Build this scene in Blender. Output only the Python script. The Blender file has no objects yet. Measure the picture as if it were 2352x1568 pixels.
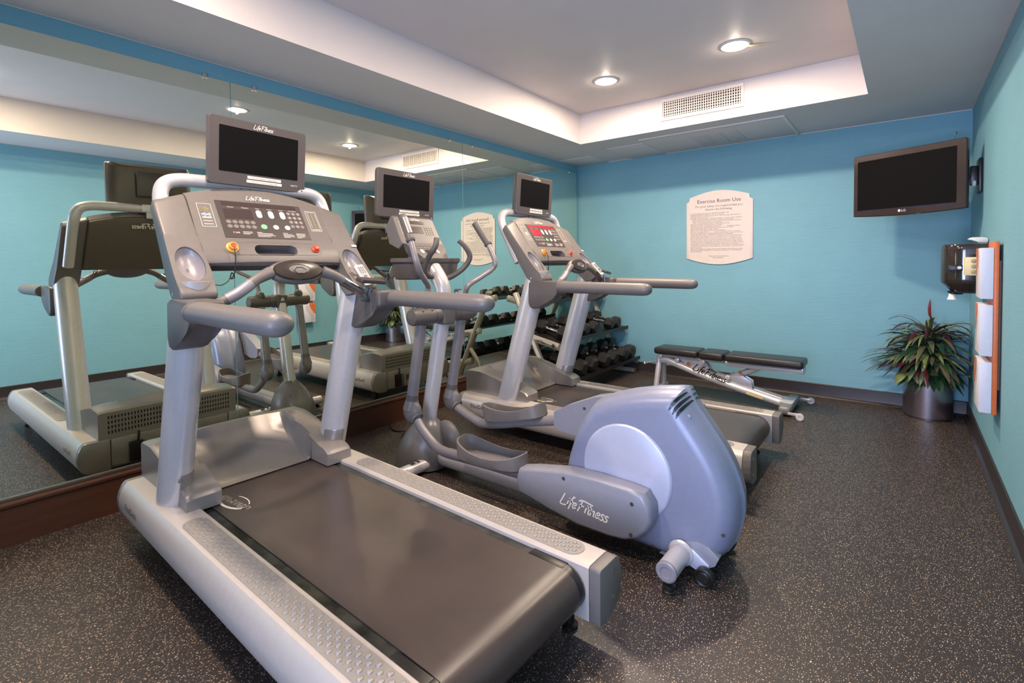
import bpy, bmesh, math, random
from mathutils import Vector, Matrix, Euler
random.seed(7)
C = bpy.context.scene.collection
PI = math.pi
sin, cos = math.sin, math.cos

# ------------------------------------------------------------------ materials
def lin(c):
    f = lambda v: v / 12.92 if v <= .04045 else ((v + .055) / 1.055) ** 2.4
    return tuple(f(x / 255.) for x in c) + (1.,)

MATS = {}
def mat(name, rgb, rough=.5, metal=0., var=.06, scale=40., bump=0., bscale=300., coat=0., spec=.5, trans=0., ior=1.45, emit=None, es=0.):
    """Principled material with a little procedural noise in its colour, roughness and bump."""
    if name in MATS: return MATS[name]
    m = bpy.data.materials.new(name); m.use_nodes = True
    nt = m.node_tree; N = nt.nodes; L = nt.links
    b = N['Principled BSDF']
    b.inputs['Roughness'].default_value = rough
    b.inputs['Metallic'].default_value = metal
    b.inputs['Specular IOR Level'].default_value = spec
    b.inputs['Coat Weight'].default_value = coat
    b.inputs['Transmission Weight'].default_value = trans
    b.inputs['IOR'].default_value = ior
    tc = N.new('ShaderNodeTexCoord')
    nz = N.new('ShaderNodeTexNoise'); nz.inputs['Scale'].default_value = scale; nz.inputs['Detail'].default_value = 3
    L.new(tc.outputs['Object'], nz.inputs['Vector'])
    cr = N.new('ShaderNodeValToRGB')
    c = lin(rgb)
    cr.color_ramp.elements[0].position = .3; cr.color_ramp.elements[1].position = .7
    cr.color_ramp.elements[0].color = tuple(max(0, x * (1 - var)) for x in c[:3]) + (1,)
    cr.color_ramp.elements[1].color = tuple(min(1, x * (1 + var)) for x in c[:3]) + (1,)
    L.new(nz.outputs['Fac'], cr.inputs['Fac']); L.new(cr.outputs['Color'], b.inputs['Base Color'])
    if bump:
        n2 = N.new('ShaderNodeTexNoise'); n2.inputs['Scale'].default_value = bscale; n2.inputs['Detail'].default_value = 2
        L.new(tc.outputs['Object'], n2.inputs['Vector'])
        bp = N.new('ShaderNodeBump'); bp.inputs['Strength'].default_value = bump; bp.inputs['Distance'].default_value = .002
        L.new(n2.outputs['Fac'], bp.inputs['Height']); L.new(bp.outputs['Normal'], b.inputs['Normal'])
    if emit:
        b.inputs['Emission Color'].default_value = lin(emit); b.inputs['Emission Strength'].default_value = es
    MATS[name] = m
    return m

def wall_mat(name, rgb):
    """Painted vinyl wallcovering with a fine horizontal weave."""
    m = mat(name, rgb, rough=.62, var=.03, scale=3)
    N = m.node_tree.nodes; L = m.node_tree.links; b = N['Principled BSDF']
    tc = N.new('ShaderNodeTexCoord'); mp = N.new('ShaderNodeMapping')
    mp.inputs['Scale'].default_value = (6, 6, 130)
    nz = N.new('ShaderNodeTexNoise'); nz.inputs['Scale'].default_value = 1.6; nz.inputs['Detail'].default_value = 4
    L.new(tc.outputs['Object'], mp.inputs['Vector']); L.new(mp.outputs['Vector'], nz.inputs['Vector'])
    bp = N.new('ShaderNodeBump'); bp.inputs['Strength'].default_value = .35; bp.inputs['Distance'].default_value = .003
    L.new(nz.outputs['Fac'], bp.inputs['Height']); L.new(bp.outputs['Normal'], b.inputs['Normal'])
    cr = [n for n in N if n.type == 'VALTORGB'][0]
    mx = N.new('ShaderNodeMix'); mx.data_type = 'RGBA'; mx.blend_type = 'MULTIPLY'; mx.inputs[0].default_value = .22
    L.new(cr.outputs['Color'], mx.inputs[6]); L.new(nz.outputs['Color'], mx.inputs[7])
    mr = N.new('ShaderNodeValToRGB'); mr.color_ramp.elements[0].color = (.75, .75, .75, 1); mr.color_ramp.elements[1].color = (1, 1, 1, 1)
    mr.color_ramp.elements[0].position = .3; mr.color_ramp.elements[1].position = .6
    L.new(nz.outputs['Fac'], mr.inputs['Fac']); L.new(mr.outputs['Color'], mx.inputs[7])
    L.new(mx.outputs[2], b.inputs['Base Color'])
    return m

def floor_mat():
    """Dark recycled rubber with small tan and grey flecks."""
    m = bpy.data.materials.new('rubber_floor'); m.use_nodes = True
    N = m.node_tree.nodes; L = m.node_tree.links; b = N['Principled BSDF']
    b.inputs['Roughness'].default_value = .42; b.inputs['Specular IOR Level'].default_value = .45
    tc = N.new('ShaderNodeTexCoord')
    base = N.new('ShaderNodeTexNoise'); base.inputs['Scale'].default_value = 260; base.inputs['Detail'].default_value = 2
    L.new(tc.outputs['Object'], base.inputs['Vector'])
    cr = N.new('ShaderNodeValToRGB')
    cr.color_ramp.elements[0].color = lin((33, 27, 25)); cr.color_ramp.elements[1].color = lin((62, 52, 49))
    cr.color_ramp.elements[0].position = .35; cr.color_ramp.elements[1].position = .7
    L.new(base.outputs['Fac'], cr.inputs['Fac'])
    last = cr.outputs['Color']
    for k, (sc, thr, rgb, rot) in enumerate(((150, .17, (190, 164, 134), .5), (210, .17, (142, 126, 116), 1.9), (120, .115, (210, 186, 160), 2.6))):
        mp = N.new('ShaderNodeMapping'); mp.inputs['Rotation'].default_value = (0, 0, rot); mp.inputs['Scale'].default_value = (1, .55, 1)
        wp = N.new('ShaderNodeTexNoise'); wp.inputs['Scale'].default_value = 40
        ad = N.new('ShaderNodeVectorMath'); ad.operation = 'MULTIPLY_ADD'; ad.inputs[1].default_value = (.02, .02, .02)
        L.new(tc.outputs['Object'], wp.inputs['Vector']); L.new(wp.outputs['Color'], ad.inputs[0]); L.new(tc.outputs['Object'], ad.inputs[2])
        L.new(ad.outputs[0], mp.inputs['Vector'])
        v = N.new('ShaderNodeTexVoronoi'); v.inputs['Scale'].default_value = sc; v.voronoi_dimensions = '2D'
        L.new(mp.outputs['Vector'], v.inputs['Vector'])
        # only some of the cells carry a fleck
        sp = N.new('ShaderNodeSeparateColor'); L.new(v.outputs['Color'], sp.inputs['Color'])
        g = N.new('ShaderNodeMath'); g.operation = 'GREATER_THAN'; g.inputs[1].default_value = .70; L.new(sp.outputs['Red'], g.inputs[0])
        lt = N.new('ShaderNodeMath'); lt.operation = 'LESS_THAN'; lt.inputs[1].default_value = thr; L.new(v.outputs['Distance'], lt.inputs[0])
        mu = N.new('ShaderNodeMath'); mu.operation = 'MULTIPLY'; L.new(g.outputs[0], mu.inputs[0]); L.new(lt.outputs[0], mu.inputs[1])
        mx = N.new('ShaderNodeMix'); mx.data_type = 'RGBA'; mx.inputs[7].default_value = lin(rgb)
        L.new(mu.outputs[0], mx.inputs[0]); L.new(last, mx.inputs[6]); last = mx.outputs[2]
    L.new(last, b.inputs['Base Color'])
    bp = N.new('ShaderNodeBump'); bp.inputs['Strength'].default_value = .25; bp.inputs['Distance'].default_value = .002
    L.new(base.outputs['Fac'], bp.inputs['Height']); L.new(bp.outputs['Normal'], b.inputs['Normal'])
    return m

def wood_mat():
    m = mat('dark_cherry_wood', (74, 40, 26), rough=.3, var=.1, scale=6)
    N = m.node_tree.nodes; L = m.node_tree.links; b = N['Principled BSDF']
    tc = N.new('ShaderNodeTexCoord'); mp = N.new('ShaderNodeMapping'); mp.inputs['Scale'].default_value = (20, 1.2, 26)
    nz = N.new('ShaderNodeTexNoise'); nz.inputs['Scale'].default_value = 2.2; nz.inputs['Detail'].default_value = 6; nz.inputs['Distortion'].default_value = 1.2
    L.new(tc.outputs['Object'], mp.inputs['Vector']); L.new(mp.outputs['Vector'], nz.inputs['Vector'])
    cr = N.new('ShaderNodeValToRGB')
    cr.color_ramp.elements[0].color = lin((48, 28, 20)); cr.color_ramp.elements[1].color = lin((80, 48, 33))
    L.new(nz.outputs['Fac'], cr.inputs['Fac']); L.new(cr.outputs['Color'], b.inputs['Base Color'])
    return m

def belt_mat():
    m = mat('running_belt', (62, 53, 50), rough=.42, var=.12, scale=5, spec=.5)
    N = m.node_tree.nodes; L = m.node_tree.links; b = N['Principled BSDF']
    tc = N.new('ShaderNodeTexCoord'); mp = N.new('ShaderNodeMapping'); mp.inputs['Scale'].default_value = (4, 260, 4)
    nz = N.new('ShaderNodeTexNoise'); nz.inputs['Scale'].default_value = 1.; nz.inputs['Detail'].default_value = 3
    L.new(tc.outputs['Object'], mp.inputs['Vector']); L.new(mp.outputs['Vector'], nz.inputs['Vector'])
    bp = N.new('ShaderNodeBump'); bp.inputs['Strength'].default_value = .05; bp.inputs['Distance'].default_value = .001
    L.new(nz.outputs['Fac'], bp.inputs['Height'])
    n2 = N.new('ShaderNodeTexNoise'); n2.inputs['Scale'].default_value = 500; L.new(tc.outputs['Object'], n2.inputs['Vector'])
    b2 = N.new('ShaderNodeBump'); b2.inputs['Strength'].default_value = .2; b2.inputs['Distance'].default_value = .001
    L.new(n2.outputs['Fac'], b2.inputs['Height']); L.new(bp.outputs['Normal'], b2.inputs['Normal']); L.new(b2.outputs['Normal'], b.inputs['Normal'])
    r = N.new('ShaderNodeMapRange'); r.inputs['To Min'].default_value = .25; r.inputs['To Max'].default_value = .36
    L.new(nz.outputs['Fac'], r.inputs['Value']); L.new(r.outputs[0], b.inputs['Roughness'])
    return m

def wet_deck_mat():
    """Glossy dark deck edge with dusty smears."""
    m = mat('deck_edge', (46, 46, 40), rough=.2, var=.7, scale=16)
    return m

def ceiling_mat(name, rgb):
    return mat(name, rgb, rough=.55, var=.02, scale=4, bump=.35, bscale=120, spec=.4)

def leaf_mat(name, c1, c2, scale=9):
    m = mat(name, c1, rough=.38, var=.1, scale=scale, spec=.45)
    cr = [n for n in m.node_tree.nodes if n.type == 'VALTORGB'][0]
    cr.color_ramp.elements[0].color = lin(c1); cr.color_ramp.elements[1].color = lin(c2)
    return m

M_SILVER = mat('silver_paint', (196, 186, 180), .3, .3, .03)
M_TUBE = mat('silver_tube', (200, 194, 196), .3, .3, .03)
M_GREY = mat('grey_plastic', (104, 98, 96), .42, .0, .04, bump=.12, bscale=700)
M_GREYD = mat('grey_plastic_dark', (86, 80, 79), .42, .0, .04, bump=.12, bscale=700)
M_HOOD = mat('grey_metallic_plastic', (140, 133, 129), .3, .4, .05, scale=15)
M_LILAC = mat('lilac_grey_plastic', (136, 131, 138), .35, .1, .03)
M_ELL = mat('blue_grey_plastic', (128, 132, 156), .36, .15, .03, bump=.08, bscale=600)
M_ELLC = mat('steel_grey_plastic', (134, 134, 146), .36, .15, .03, bump=.08, bscale=600)
M_DISC = mat('pale_silver_disc', (186, 188, 210), .32, .3, .02)
M_BACK = mat('brown_grey_back', (84, 74, 68), .4, .1, .05)
M_CHARC = mat('charcoal_plastic', (64, 58, 58), .4, .0, .06)
M_PANEL = mat('membrane_panel', (66, 58, 57), .35, .0, .03)
M_BEZEL = mat('bezel_plastic', (80, 73, 73), .4, .05, .03)
M_SCREEN = mat('black_screen', (15, 14, 16), .6, 0, .02, spec=.05)
M_LED = mat('led_window', (62, 50, 50), .2, 0, .15, scale=200)
M_REDLED = mat('red_led_window', (150, 20, 40), .25, 0, .1, scale=90, emit=(190, 16, 40), es=.6)
M_WHITE = mat('white_plastic', (224, 220, 216), .4, 0, .02)
M_WPRINT = mat('white_print', (228, 220, 212), .5, 0, .01)
M_BPRINT = mat('dark_print', (74, 62, 62), .6, 0, .01)
M_BLACK = mat('black_plastic', (24, 22, 22), .35, 0, .1)
M_RUBBER = mat('black_rubber', (30, 26, 24), .42, 0, .1, scale=60, bump=.1)
M_CHROME = mat('chrome', (214, 210, 206), .16, 1., .02)
M_RED = mat('red_plastic', (226, 68, 42), .3, 0, .03, coat=.4)
M_ORANGE = mat('orange_ring', (244, 160, 60), .35, 0, .03)
M_GREEN = mat('green_key', (120, 214, 140), .4, 0, .02)
M_KEY = mat('grey_key', (116, 108, 105), .45, 0, .03)
M_YEL = mat('yellow_print', (196, 168, 60), .5, 0, .02)
M_BLUEP = mat('blue_print', (130, 158, 168), .5, 0, .02)
M_BELT = belt_mat()
M_DECK = wet_deck_mat()
M_STRIP = mat('foot_strip', (138, 132, 128), .4, .05, .04)
M_WOOD = wood_mat()
M_BASEB = mat('rubber_baseboard', (44, 38, 40), .4, 0, .08)
M_WALL = wall_mat('teal_wallcovering', (116, 168, 185))
M_CEIL = ceiling_mat('ceiling_paint', (214, 204, 202))
M_FLOOR = floor_mat()
M_LEATHER = mat('black_vinyl', (38, 33, 32), .34, 0, .08, bump=.3, bscale=260)
M_BENCH = mat('bench_silver', (204, 202, 208), .26, .35, .03)
M_BENCHG = mat('bench_grey_foot', (122, 122, 124), .38, .1, .04)
M_STEEL = mat('brushed_steel', (150, 142, 146), .3, 1., .05, scale=60)
M_SIGN = mat('sign_board', (218, 204, 196), .5, 0, .02)
M_ART_W = mat('art_panel_white', (214, 212, 226), .5, 0, .02)
M_ART_O = mat('art_board_orange', (206, 104, 56), .4, 0, .06)
M_ART_L = mat('art_line_brown', (150, 92, 60), .5, 0, .03)
M_TVB = mat('tv_bezel_brown', (50, 38, 35), .22, .1, .05, coat=.3)
M_CREAM = mat('cream_plastic', (226, 208, 156), .4, 0, .03)
M_SMOKE = mat('smoked_plastic', (44, 36, 32), .12, 0, .1, spec=.6, coat=.5)
M_PAPER = mat('paper', (240, 236, 234), .7, 0, .02)
M_VENT = mat('vent_white', (226, 214, 206), .45, 0, .02)
M_DARKHOLE = mat('dark_recess', (40, 34, 30), .8, 0, .05)
M_TRIM = mat('light_trim', (212, 200, 190), .4, .1, .02)
M_LAMP = mat('lamp_glow', (255, 246, 232), .5, 0, .01, emit=(255, 232, 200), es=14.)
M_BLUELED = mat('blue_led', (60, 110, 255), .4, 0, .01, emit=(50, 110, 255), es=4.)
M_SOIL = mat('soil', (86, 62, 44), .9, 0, .3, scale=90)
M_LG = leaf_mat('leaf_green', (24, 48, 32), (52, 82, 50))
M_LV = leaf_mat('leaf_variegated', (60, 80, 40), (122, 130, 78), 30)
M_LB = leaf_mat('leaf_bronze', (100, 88, 70), (62, 76, 50), 14)
M_LP = leaf_mat('leaf_burgundy', (46, 14, 26), (78, 24, 40))
M_LR = leaf_mat('leaf_red', (112, 18, 26), (150, 40, 34))

def mirror_mat():
    m = bpy.data.materials.new('mirror_glass'); m.use_nodes = True
    N = m.node_tree.nodes; b = N['Principled BSDF']
    b.inputs['Metallic'].default_value = 1.; b.inputs['Roughness'].default_value = .0
    tc = N.new('ShaderNodeTexCoord'); nz = N.new('ShaderNodeTexNoise'); nz.inputs['Scale'].default_value = .5
    cr = N.new('ShaderNodeValToRGB')
    cr.color_ramp.elements[0].color = (.85, .89, .77, 1); cr.color_ramp.elements[1].color = (.87, .905, .79, 1)
    m.node_tree.links.new(tc.outputs['Object'], nz.inputs['Vector']); m.node_tree.links.new(nz.outputs['Fac'], cr.inputs['Fac'])
    m.node_tree.links.new(cr.outputs['Color'], b.inputs['Base Color'])
    return m
M_MIRROR = mirror_mat()

# ------------------------------------------------------------------ mesh building
class MB:
    """Collects shapes; obj() links them as ONE mesh object."""
    def __init__(s): s.bm = bmesh.new()
    def poly(s, pts):
        vs = [s.bm.verts.new(p) for p in pts]
        try: return s.bm.faces.new(vs)
        except ValueError: return None
    def _bev(s, geom, w, seg):
        if w > 0:
            es = list({e for f in geom for e in f.edges})
            bmesh.ops.bevel(s.bm, geom=es, offset=w, segments=seg, affect='EDGES', clamp_overlap=True, profile=.5)
    def box(s, lo, hi, bev=0., seg=2, M=None):
        (x0, y0, z0), (x1, y1, z1) = lo, hi
        P = [Vector(p) for p in ((x0,y0,z0),(x1,y0,z0),(x1,y1,z0),(x0,y1,z0),(x0,y0,z1),(x1,y0,z1),(x1,y1,z1),(x0,y1,z1))]
        if M: P = [M @ p for p in P]
        v = [s.bm.verts.new(p) for p in P]
        F = [s.bm.faces.new([v[i] for i in f]) for f in ((0,3,2,1),(4,5,6,7),(0,1,5,4),(1,2,6,5),(2,3,7,6),(3,0,4,7))]
        s._bev(F, bev, seg); return s
    def prism(s, poly, a, b, axis='y', bev=0., seg=2, f=None, g=None):
        """polygon (p,q) extruded along an axis from a to b; optional per-vertex offsets of the ends."""
        n = len(poly)
        def P(p, q, t):
            return {'y': (p, t, q), 'x': (t, p, q), 'z': (p, q, t)}[axis]
        A = [s.bm.verts.new(P(p, q, a if f is None else f[i])) for i, (p, q) in enumerate(poly)]
        B = [s.bm.verts.new(P(p, q, b if g is None else g[i])) for i, (p, q) in enumerate(poly)]
        F = [s.bm.faces.new(A), s.bm.faces.new(B[::-1])]
        for i in range(n): F.append(s.bm.faces.new((A[i], B[i], B[(i+1) % n], A[(i+1) % n])))
        s._bev(F, bev, seg); return s
    def rings(s, R, cap=True, close=False):
        V = [[s.bm.verts.new(p) for p in r] for r in R]
        n = len(V[0])
        for i in range(len(V) - (0 if close else 1)):
            a, b = V[i], V[(i+1) % len(V)]
            for j in range(n):
                try: s.bm.faces.new((a[j], a[(j+1) % n], b[(j+1) % n], b[j]))
                except ValueError: pass
        if cap and not close:
            s.bm.faces.new(V[0][::-1]); s.bm.faces.new(V[-1])
        return s
    def tube(s, pts, r, n=16, ry=None, smooth=0, dome=False, up=None, cap=True):
        """tube along pts; r a number or list; ry squashes the section across 'up'."""
        P = [Vector(p) for p in pts]
        if smooth:
            Rr = r if isinstance(r, (list, tuple)) else [r] * len(P)
            Q, RR = [], []
            for i in range(len(P) - 1):
                p0 = P[max(i-1, 0)]; p1 = P[i]; p2 = P[i+1]; p3 = P[min(i+2, len(P)-1)]
                for k in range(smooth):
                    t = k / smooth
                    Q.append(.5*((2*p1)+(p2-p0)*t+(2*p0-5*p1+4*p2-p3)*t*t+(3*p1-p0-3*p2+p3)*t**3))
                    RR.append(Rr[i]*(1-t)+Rr[i+1]*t)
            Q.append(P[-1]); RR.append(Rr[-1]); P, r = Q, RR
        r = list(r) if isinstance(r, (list, tuple)) else [r] * len(P)
        k = (ry / r[0]) if ry else 1.
        T = []
        for i in range(len(P)):
            d = P[min(i+1, len(P)-1)] - P[max(i-1, 0)]; T.append(d.normalized())
        u = Vector(up) if up else (Vector((0, 0, 1)) if abs(T[0].z) < .9 else Vector((1, 0, 0)))
        R = []
        pts2 = list(zip(P, T, r))
        if dome:
            p, t, rr = pts2[-1]
            pts2 = pts2[:-1] + [(p + t*rr*sin(a), t, rr*max(cos(a), .02)) for a in [0, .35, .7, 1.0, 1.25, 1.45, 1.56]]
        for p, t, rr in pts2:
            u = (u - t * u.dot(t)).normalized(); w = t.cross(u)
            R.append([p + w * (rr * cos(2*PI*j/n)) + u * (rr * k * sin(2*PI*j/n)) for j in range(n)])
        s.rings(R, cap); return s
    def lathe(s, prof, n=32, M=None, cap=True):
        R = [[Vector((r*cos(2*PI*j/n), r*sin(2*PI*j/n), z)) for j in range(n)] for r, z in prof]
        if M: R = [[M @ p for p in r] for r in R]
        s.rings(R, cap); return s
    def ellipsoid(s, c, r, M=None, n=20, m=12):
        R = []
        for i in range(1, m):
            a = -PI/2 + PI*i/m
            R.append([Vector((c[0]+r[0]*cos(a)*cos(2*PI*j/n), c[1]+r[1]*cos(a)*sin(2*PI*j/n), c[2]+r[2]*sin(a))) for j in range(n)])
        if M: R = [[M @ p for p in q] for q in R]
        s.rings(R); return s
    def disc(s, fr, x, y, r, h, n=14, ry=None):
        """flat round key on a plane frame"""
        ry = ry or r
        a = [fr(x + r*cos(2*PI*j/n), y + ry*sin(2*PI*j/n), 0) for j in range(n)]
        b = [fr(x + r*.92*cos(2*PI*j/n), y + ry*.92*sin(2*PI*j/n), h) for j in range(n)]
        s.rings([a, b]); return s
    def rrect(s, fr, x0, y0, x1, y1, r, h, n=5, z0=0.):
        pts = []
        for cx, cy, a0 in ((x1-r, y1-r, 0), (x0+r, y1-r, PI/2), (x0+r, y0+r, PI), (x1-r, y0+r, 1.5*PI)):
            for k in range(n + 1):
                a = a0 + PI/2*k/n; pts.append((cx + r*cos(a), cy + r*sin(a)))
        s.rings([[fr(x, y, z0) for x, y in pts], [fr(x, y, h) for x, y in pts]]); return s
    def ribbon(s, fr, pts, w, h=.0008):
        """flat brush stroke in a plane frame"""
        n = len(pts); A = []; B = []
        for i, (x, y) in enumerate(pts):
            x0, y0 = pts[max(i-1, 0)]; x1, y1 = pts[min(i+1, n-1)]
            l = math.hypot(x1-x0, y1-y0) or 1e-9; nx, ny = -(y1-y0)/l*w/2, (x1-x0)/l*w/2
            A.append(s.bm.verts.new(fr(x+nx, y+ny, h))); B.append(s.bm.verts.new(fr(x-nx, y-ny, h)))
        for i in range(n-1): s.bm.faces.new((A[i], B[i], B[i+1], A[i+1]))
        return s
    def text(s, fr, body, size, x=0, y=0, align='LEFT', h=.0008, res=2, shear=0.):
        cu = bpy.data.curves.new('t', 'FONT'); cu.body = body; cu.size = size; cu.align_x = align; cu.resolution_u = res; cu.shear = shear
        cu.fill_mode = 'FRONT'
        o = bpy.data.objects.new('t', cu); C.objects.link(o)
        dg = bpy.context.evaluated_depsgraph_get()
        me = o.evaluated_get(dg).to_mesh()
        vs = [s.bm.verts.new(fr(x + v.co.x, y + v.co.y, h)) for v in me.vertices]
        for p in me.polygons:
            try: s.bm.faces.new([vs[i] for i in p.vertices])
            except ValueError: pass
        o.evaluated_get(dg).to_mesh_clear()
        bpy.data.objects.remove(o); bpy.data.curves.remove(cu)
        return s

def sharpen(bm, ang=.55):
    for f in bm.faces: f.smooth = True
    for e in bm.edges:
        if len(e.link_faces) == 2:
            try: e.smooth = e.calc_face_angle() < ang
            except ValueError: e.smooth = False

def obj(name, mb, m, parent=None, label=None, org=None, normals=True, ang=.55):
    bm = mb.bm
    if normals: bmesh.ops.recalc_face_normals(bm, faces=bm.faces)
    sharpen(bm, ang)
    me = bpy.data.meshes.new(name); bm.to_mesh(me); bm.free()
    if org: me.transform(Matrix.Translation(-Vector(org)))
    for x in (m if isinstance(m, (list, tuple)) else [m]): me.materials.append(x)
    o = bpy.data.objects.new(name, me); C.objects.link(o)
    if parent: o.parent = parent
    if label: o['label'] = label
    return o

def cut(o, mb):
    """carve a shape out of an object, for good"""
    bm = mb.bm; bmesh.ops.recalc_face_normals(bm, faces=bm.faces)
    me = bpy.data.meshes.new('cutter'); bm.to_mesh(me); bm.free()
    c = bpy.data.objects.new('cutter', me); C.objects.link(c)
    par = o.parent; o.parent = None
    md = o.modifiers.new('b', 'BOOLEAN'); md.object = c; md.operation = 'DIFFERENCE'; md.solver = 'EXACT'
    dg = bpy.context.evaluated_depsgraph_get()
    nm = bpy.data.meshes.new_from_object(o.evaluated_get(dg))
    o.modifiers.clear(); old = o.data; nm.name = old.name; o.data = nm
    b2 = bmesh.new(); b2.from_mesh(nm); sharpen(b2, .6); b2.to_mesh(nm); b2.free()
    bpy.data.objects.remove(c); bpy.data.meshes.remove(me)
    o.parent = par
    return o

def tag(o, label, cat, group=None):
    o['label'] = label; o['category'] = cat
    if group: o['group'] = group
    return o
def thing(name, label, cat, loc=(0, 0, 0), rz=0., group=None):
    o = bpy.data.objects.new(name, None); C.objects.link(o); o.empty_display_size = .05
    o.location = loc; o.rotation_euler = (0, 0, rz)
    return tag(o, label, cat, group)
def struct(name, mb, m, label=None):
    o = obj(name, mb, m); o['kind'] = 'structure'
    if label: o['label'] = label
    return o
def copy_tree(o, parent=None):
    c = o.copy(); C.objects.link(c)
    if parent: c.parent = parent
    for ch in list(o.children): copy_tree(ch, c)
    return c
def frame(o, x, y):
    """plane frame: (a, b, h) -> point, h off the surface"""
    o, x, y = Vector(o), Vector(x).normalized(), Vector(y).normalized(); n = x.cross(y)
    return lambda a, b, h=0.: o + x*a + y*b + n*h

# ------------------------------------------------------------------ brush script lettering
GL = {
 'L': (.62, [[(.16,1.02),(.08,.55),(.0,.06),(.3,.0),(.72,.1)]]),
 'i': (.22, [[(.06,.5),(.03,.25),(.04,.02)], [(.1,.7),(.12,.78)]]),
 'f': (.3, [[(.36,.92),(.24,1.0),(.15,.82),(.1,.3),(.04,-.22)], [(-.02,.5),(.32,.54)]]),
 'e': (.42, [[(.04,.26),(.3,.34),(.3,.5),(.15,.52),(.03,.3),(.12,.03),(.38,.14)]]),
 'F': (.62, [[(.16,.94),(.1,.5),(.0,-.06)], [(-.16,.82),(.16,1.0),(1.15,.9)], [(-.02,.46),(.42,.54)]]),
 't': (.3, [[(.16,.82),(.1,.3),(.12,.04),(.26,.06)], [(-.06,.56),(.34,.6)]]),
 'n': (.46, [[(.04,.5),(.0,.0)], [(.02,.3),(.2,.5),(.3,.42),(.3,.08),(.42,.06)]]),
 's': (.36, [[(.32,.46),(.16,.54),(.06,.4),(.28,.2),(.2,.02),(-.02,.06)]]),
}
def script(mb, fr, body, height, x=0, y=0, w=.12, slant=.28):
    """hand-brushed lettering centred on x, y"""
    adv = sum(GL[c][0] if c in GL else .18 for c in body); sx = -adv/2
    def cr(P, k=5):
        Q = []
        for i in range(len(P)-1):
            a, b, c, d = P[max(i-1,0)], P[i], P[i+1], P[min(i+2,len(P)-1)]
            for q in range(k):
                t = q/k
                Q.append(tuple(.5*((2*b[j])+(c[j]-a[j])*t+(2*a[j]-5*b[j]+4*c[j]-d[j])*t*t+(3*b[j]-a[j]-3*c[j]+d[j])*t**3) for j in (0,1)))
        return Q + [P[-1]]
    for c in body:
        if c not in GL: sx += .18; continue
        a, S = GL[c]
        for st in S:
            P = [((sx + px + slant*py)*height + x, (py - .45)*height + y) for px, py in st]
            mb.ribbon(fr, cr(P), w*height)
        sx += a
    return mb

# ------------------------------------------------------------------ room
W, D, H, HC = 3.592, 5.38, 2.44, 2.732
Y0 = -1.7
struct('floor', MB().box((-.1, Y0-.1, -.08), (W+.1, D+.1, 0)), M_FLOOR)
struct('wall_left', MB().box((-.12, Y0-.1, 0), (0, D+.1, H+.02)), M_WALL)
struct('wall_back', MB().box((0, D, 0), (W, D+.1, H+.02)), M_WALL)
struct('wall_right', MB().box((W, Y0-.1, 0), (W+.1, D+.1, H+.02)), M_WALL)
# unseen wall behind the camera, with an opening added for a cool fill light
wf = MB(); wx0, wx1, wz0, wz1 = 2.3, 3.45, .3, 2.05
wf.box((0, Y0-.1, 0), (wx0, Y0, H+.02)).box((wx1, Y0-.1, 0), (W, Y0, H+.02)).box((wx0, Y0-.1, 0), (wx1, Y0, wz0)).box((wx0, Y0-.1, wz1), (wx1, Y0, H+.02))
struct('wall_front', wf, M_WALL)
wn = MB()
for a, b in (((wx0, Y0-.08, wz0), (wx0+.05, Y0-.02, wz1)), ((wx1-.05, Y0-.08, wz0), (wx1, Y0-.02, wz1)), ((wx0, Y0-.08, wz0), (wx1, Y0-.02, wz0+.05)), ((wx0, Y0-.08, wz1-.05), (wx1, Y0-.02, wz1)), (((wx0+wx1)/2-.02, Y0-.08, wz0), ((wx0+wx1)/2+.02, Y0-.02, wz1))):
    wn.box(a, b, .004)
struct('added_window_1', wn, M_WHITE)  # unseen window frame, added around the cool fill light
# dropped soffit with a raised tray in its middle
cx0, cx1, cy0, cy1 = .612, 2.965, -.9, 4.405
ce = MB()
ce.box((0, Y0, H), (cx0, D, HC+.06)).box((cx1, Y0, H), (W, D, HC+.06)).box((cx0, cy1, H), (cx1, D, HC+.06)).box((cx0, Y0, H), (cx1, cy0, HC+.06))
ce.box((cx0, cy0, HC), (cx1, cy1, HC+.06))
struct('ceiling', ce, M_CEIL)
# thin pale caulk lines where the wallcovering meets the ceiling
tr = MB(); tr.box((0, Y0, H-.006), (.006, D, H)); struct('trim_1', tr, M_TRIM)
tr = MB(); tr.box((.006, D-.006, H-.006), (W-.006, D, H)); struct('trim_2', tr, M_TRIM)
tr = MB(); tr.box((W-.006, Y0, H-.006), (W, D, H)); struct('trim_3', tr, M_TRIM)
# baseboards
bb = MB().prism([(0, 0), (.022, 0), (.022, .172), (.03, .178), (.03, .19), (.022, .196), (.012, .2), (0, .2)], Y0, D, 'y')
struct('baseboard_left', bb, M_WOOD)
struct('trim_4', MB().box((0, Y0, .2), (.014, D, .217), .002), mat('mirror_channel', (120, 108, 96), .3, .8, .05))
def base_prof(): return [(0, 0), (.03, 0), (.026, .006), (.013, .016), (.01, .03), (.008, .112), (.004, .117), (0, .117)]
struct('baseboard_back', MB().prism([(D - p, q) for p, q in base_prof()], .03, W, 'x'), M_BASEB)
struct('baseboard_right', MB().prism([(W - p, q) for p, q in base_prof()], Y0, D, 'y'), M_BASEB)
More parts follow.
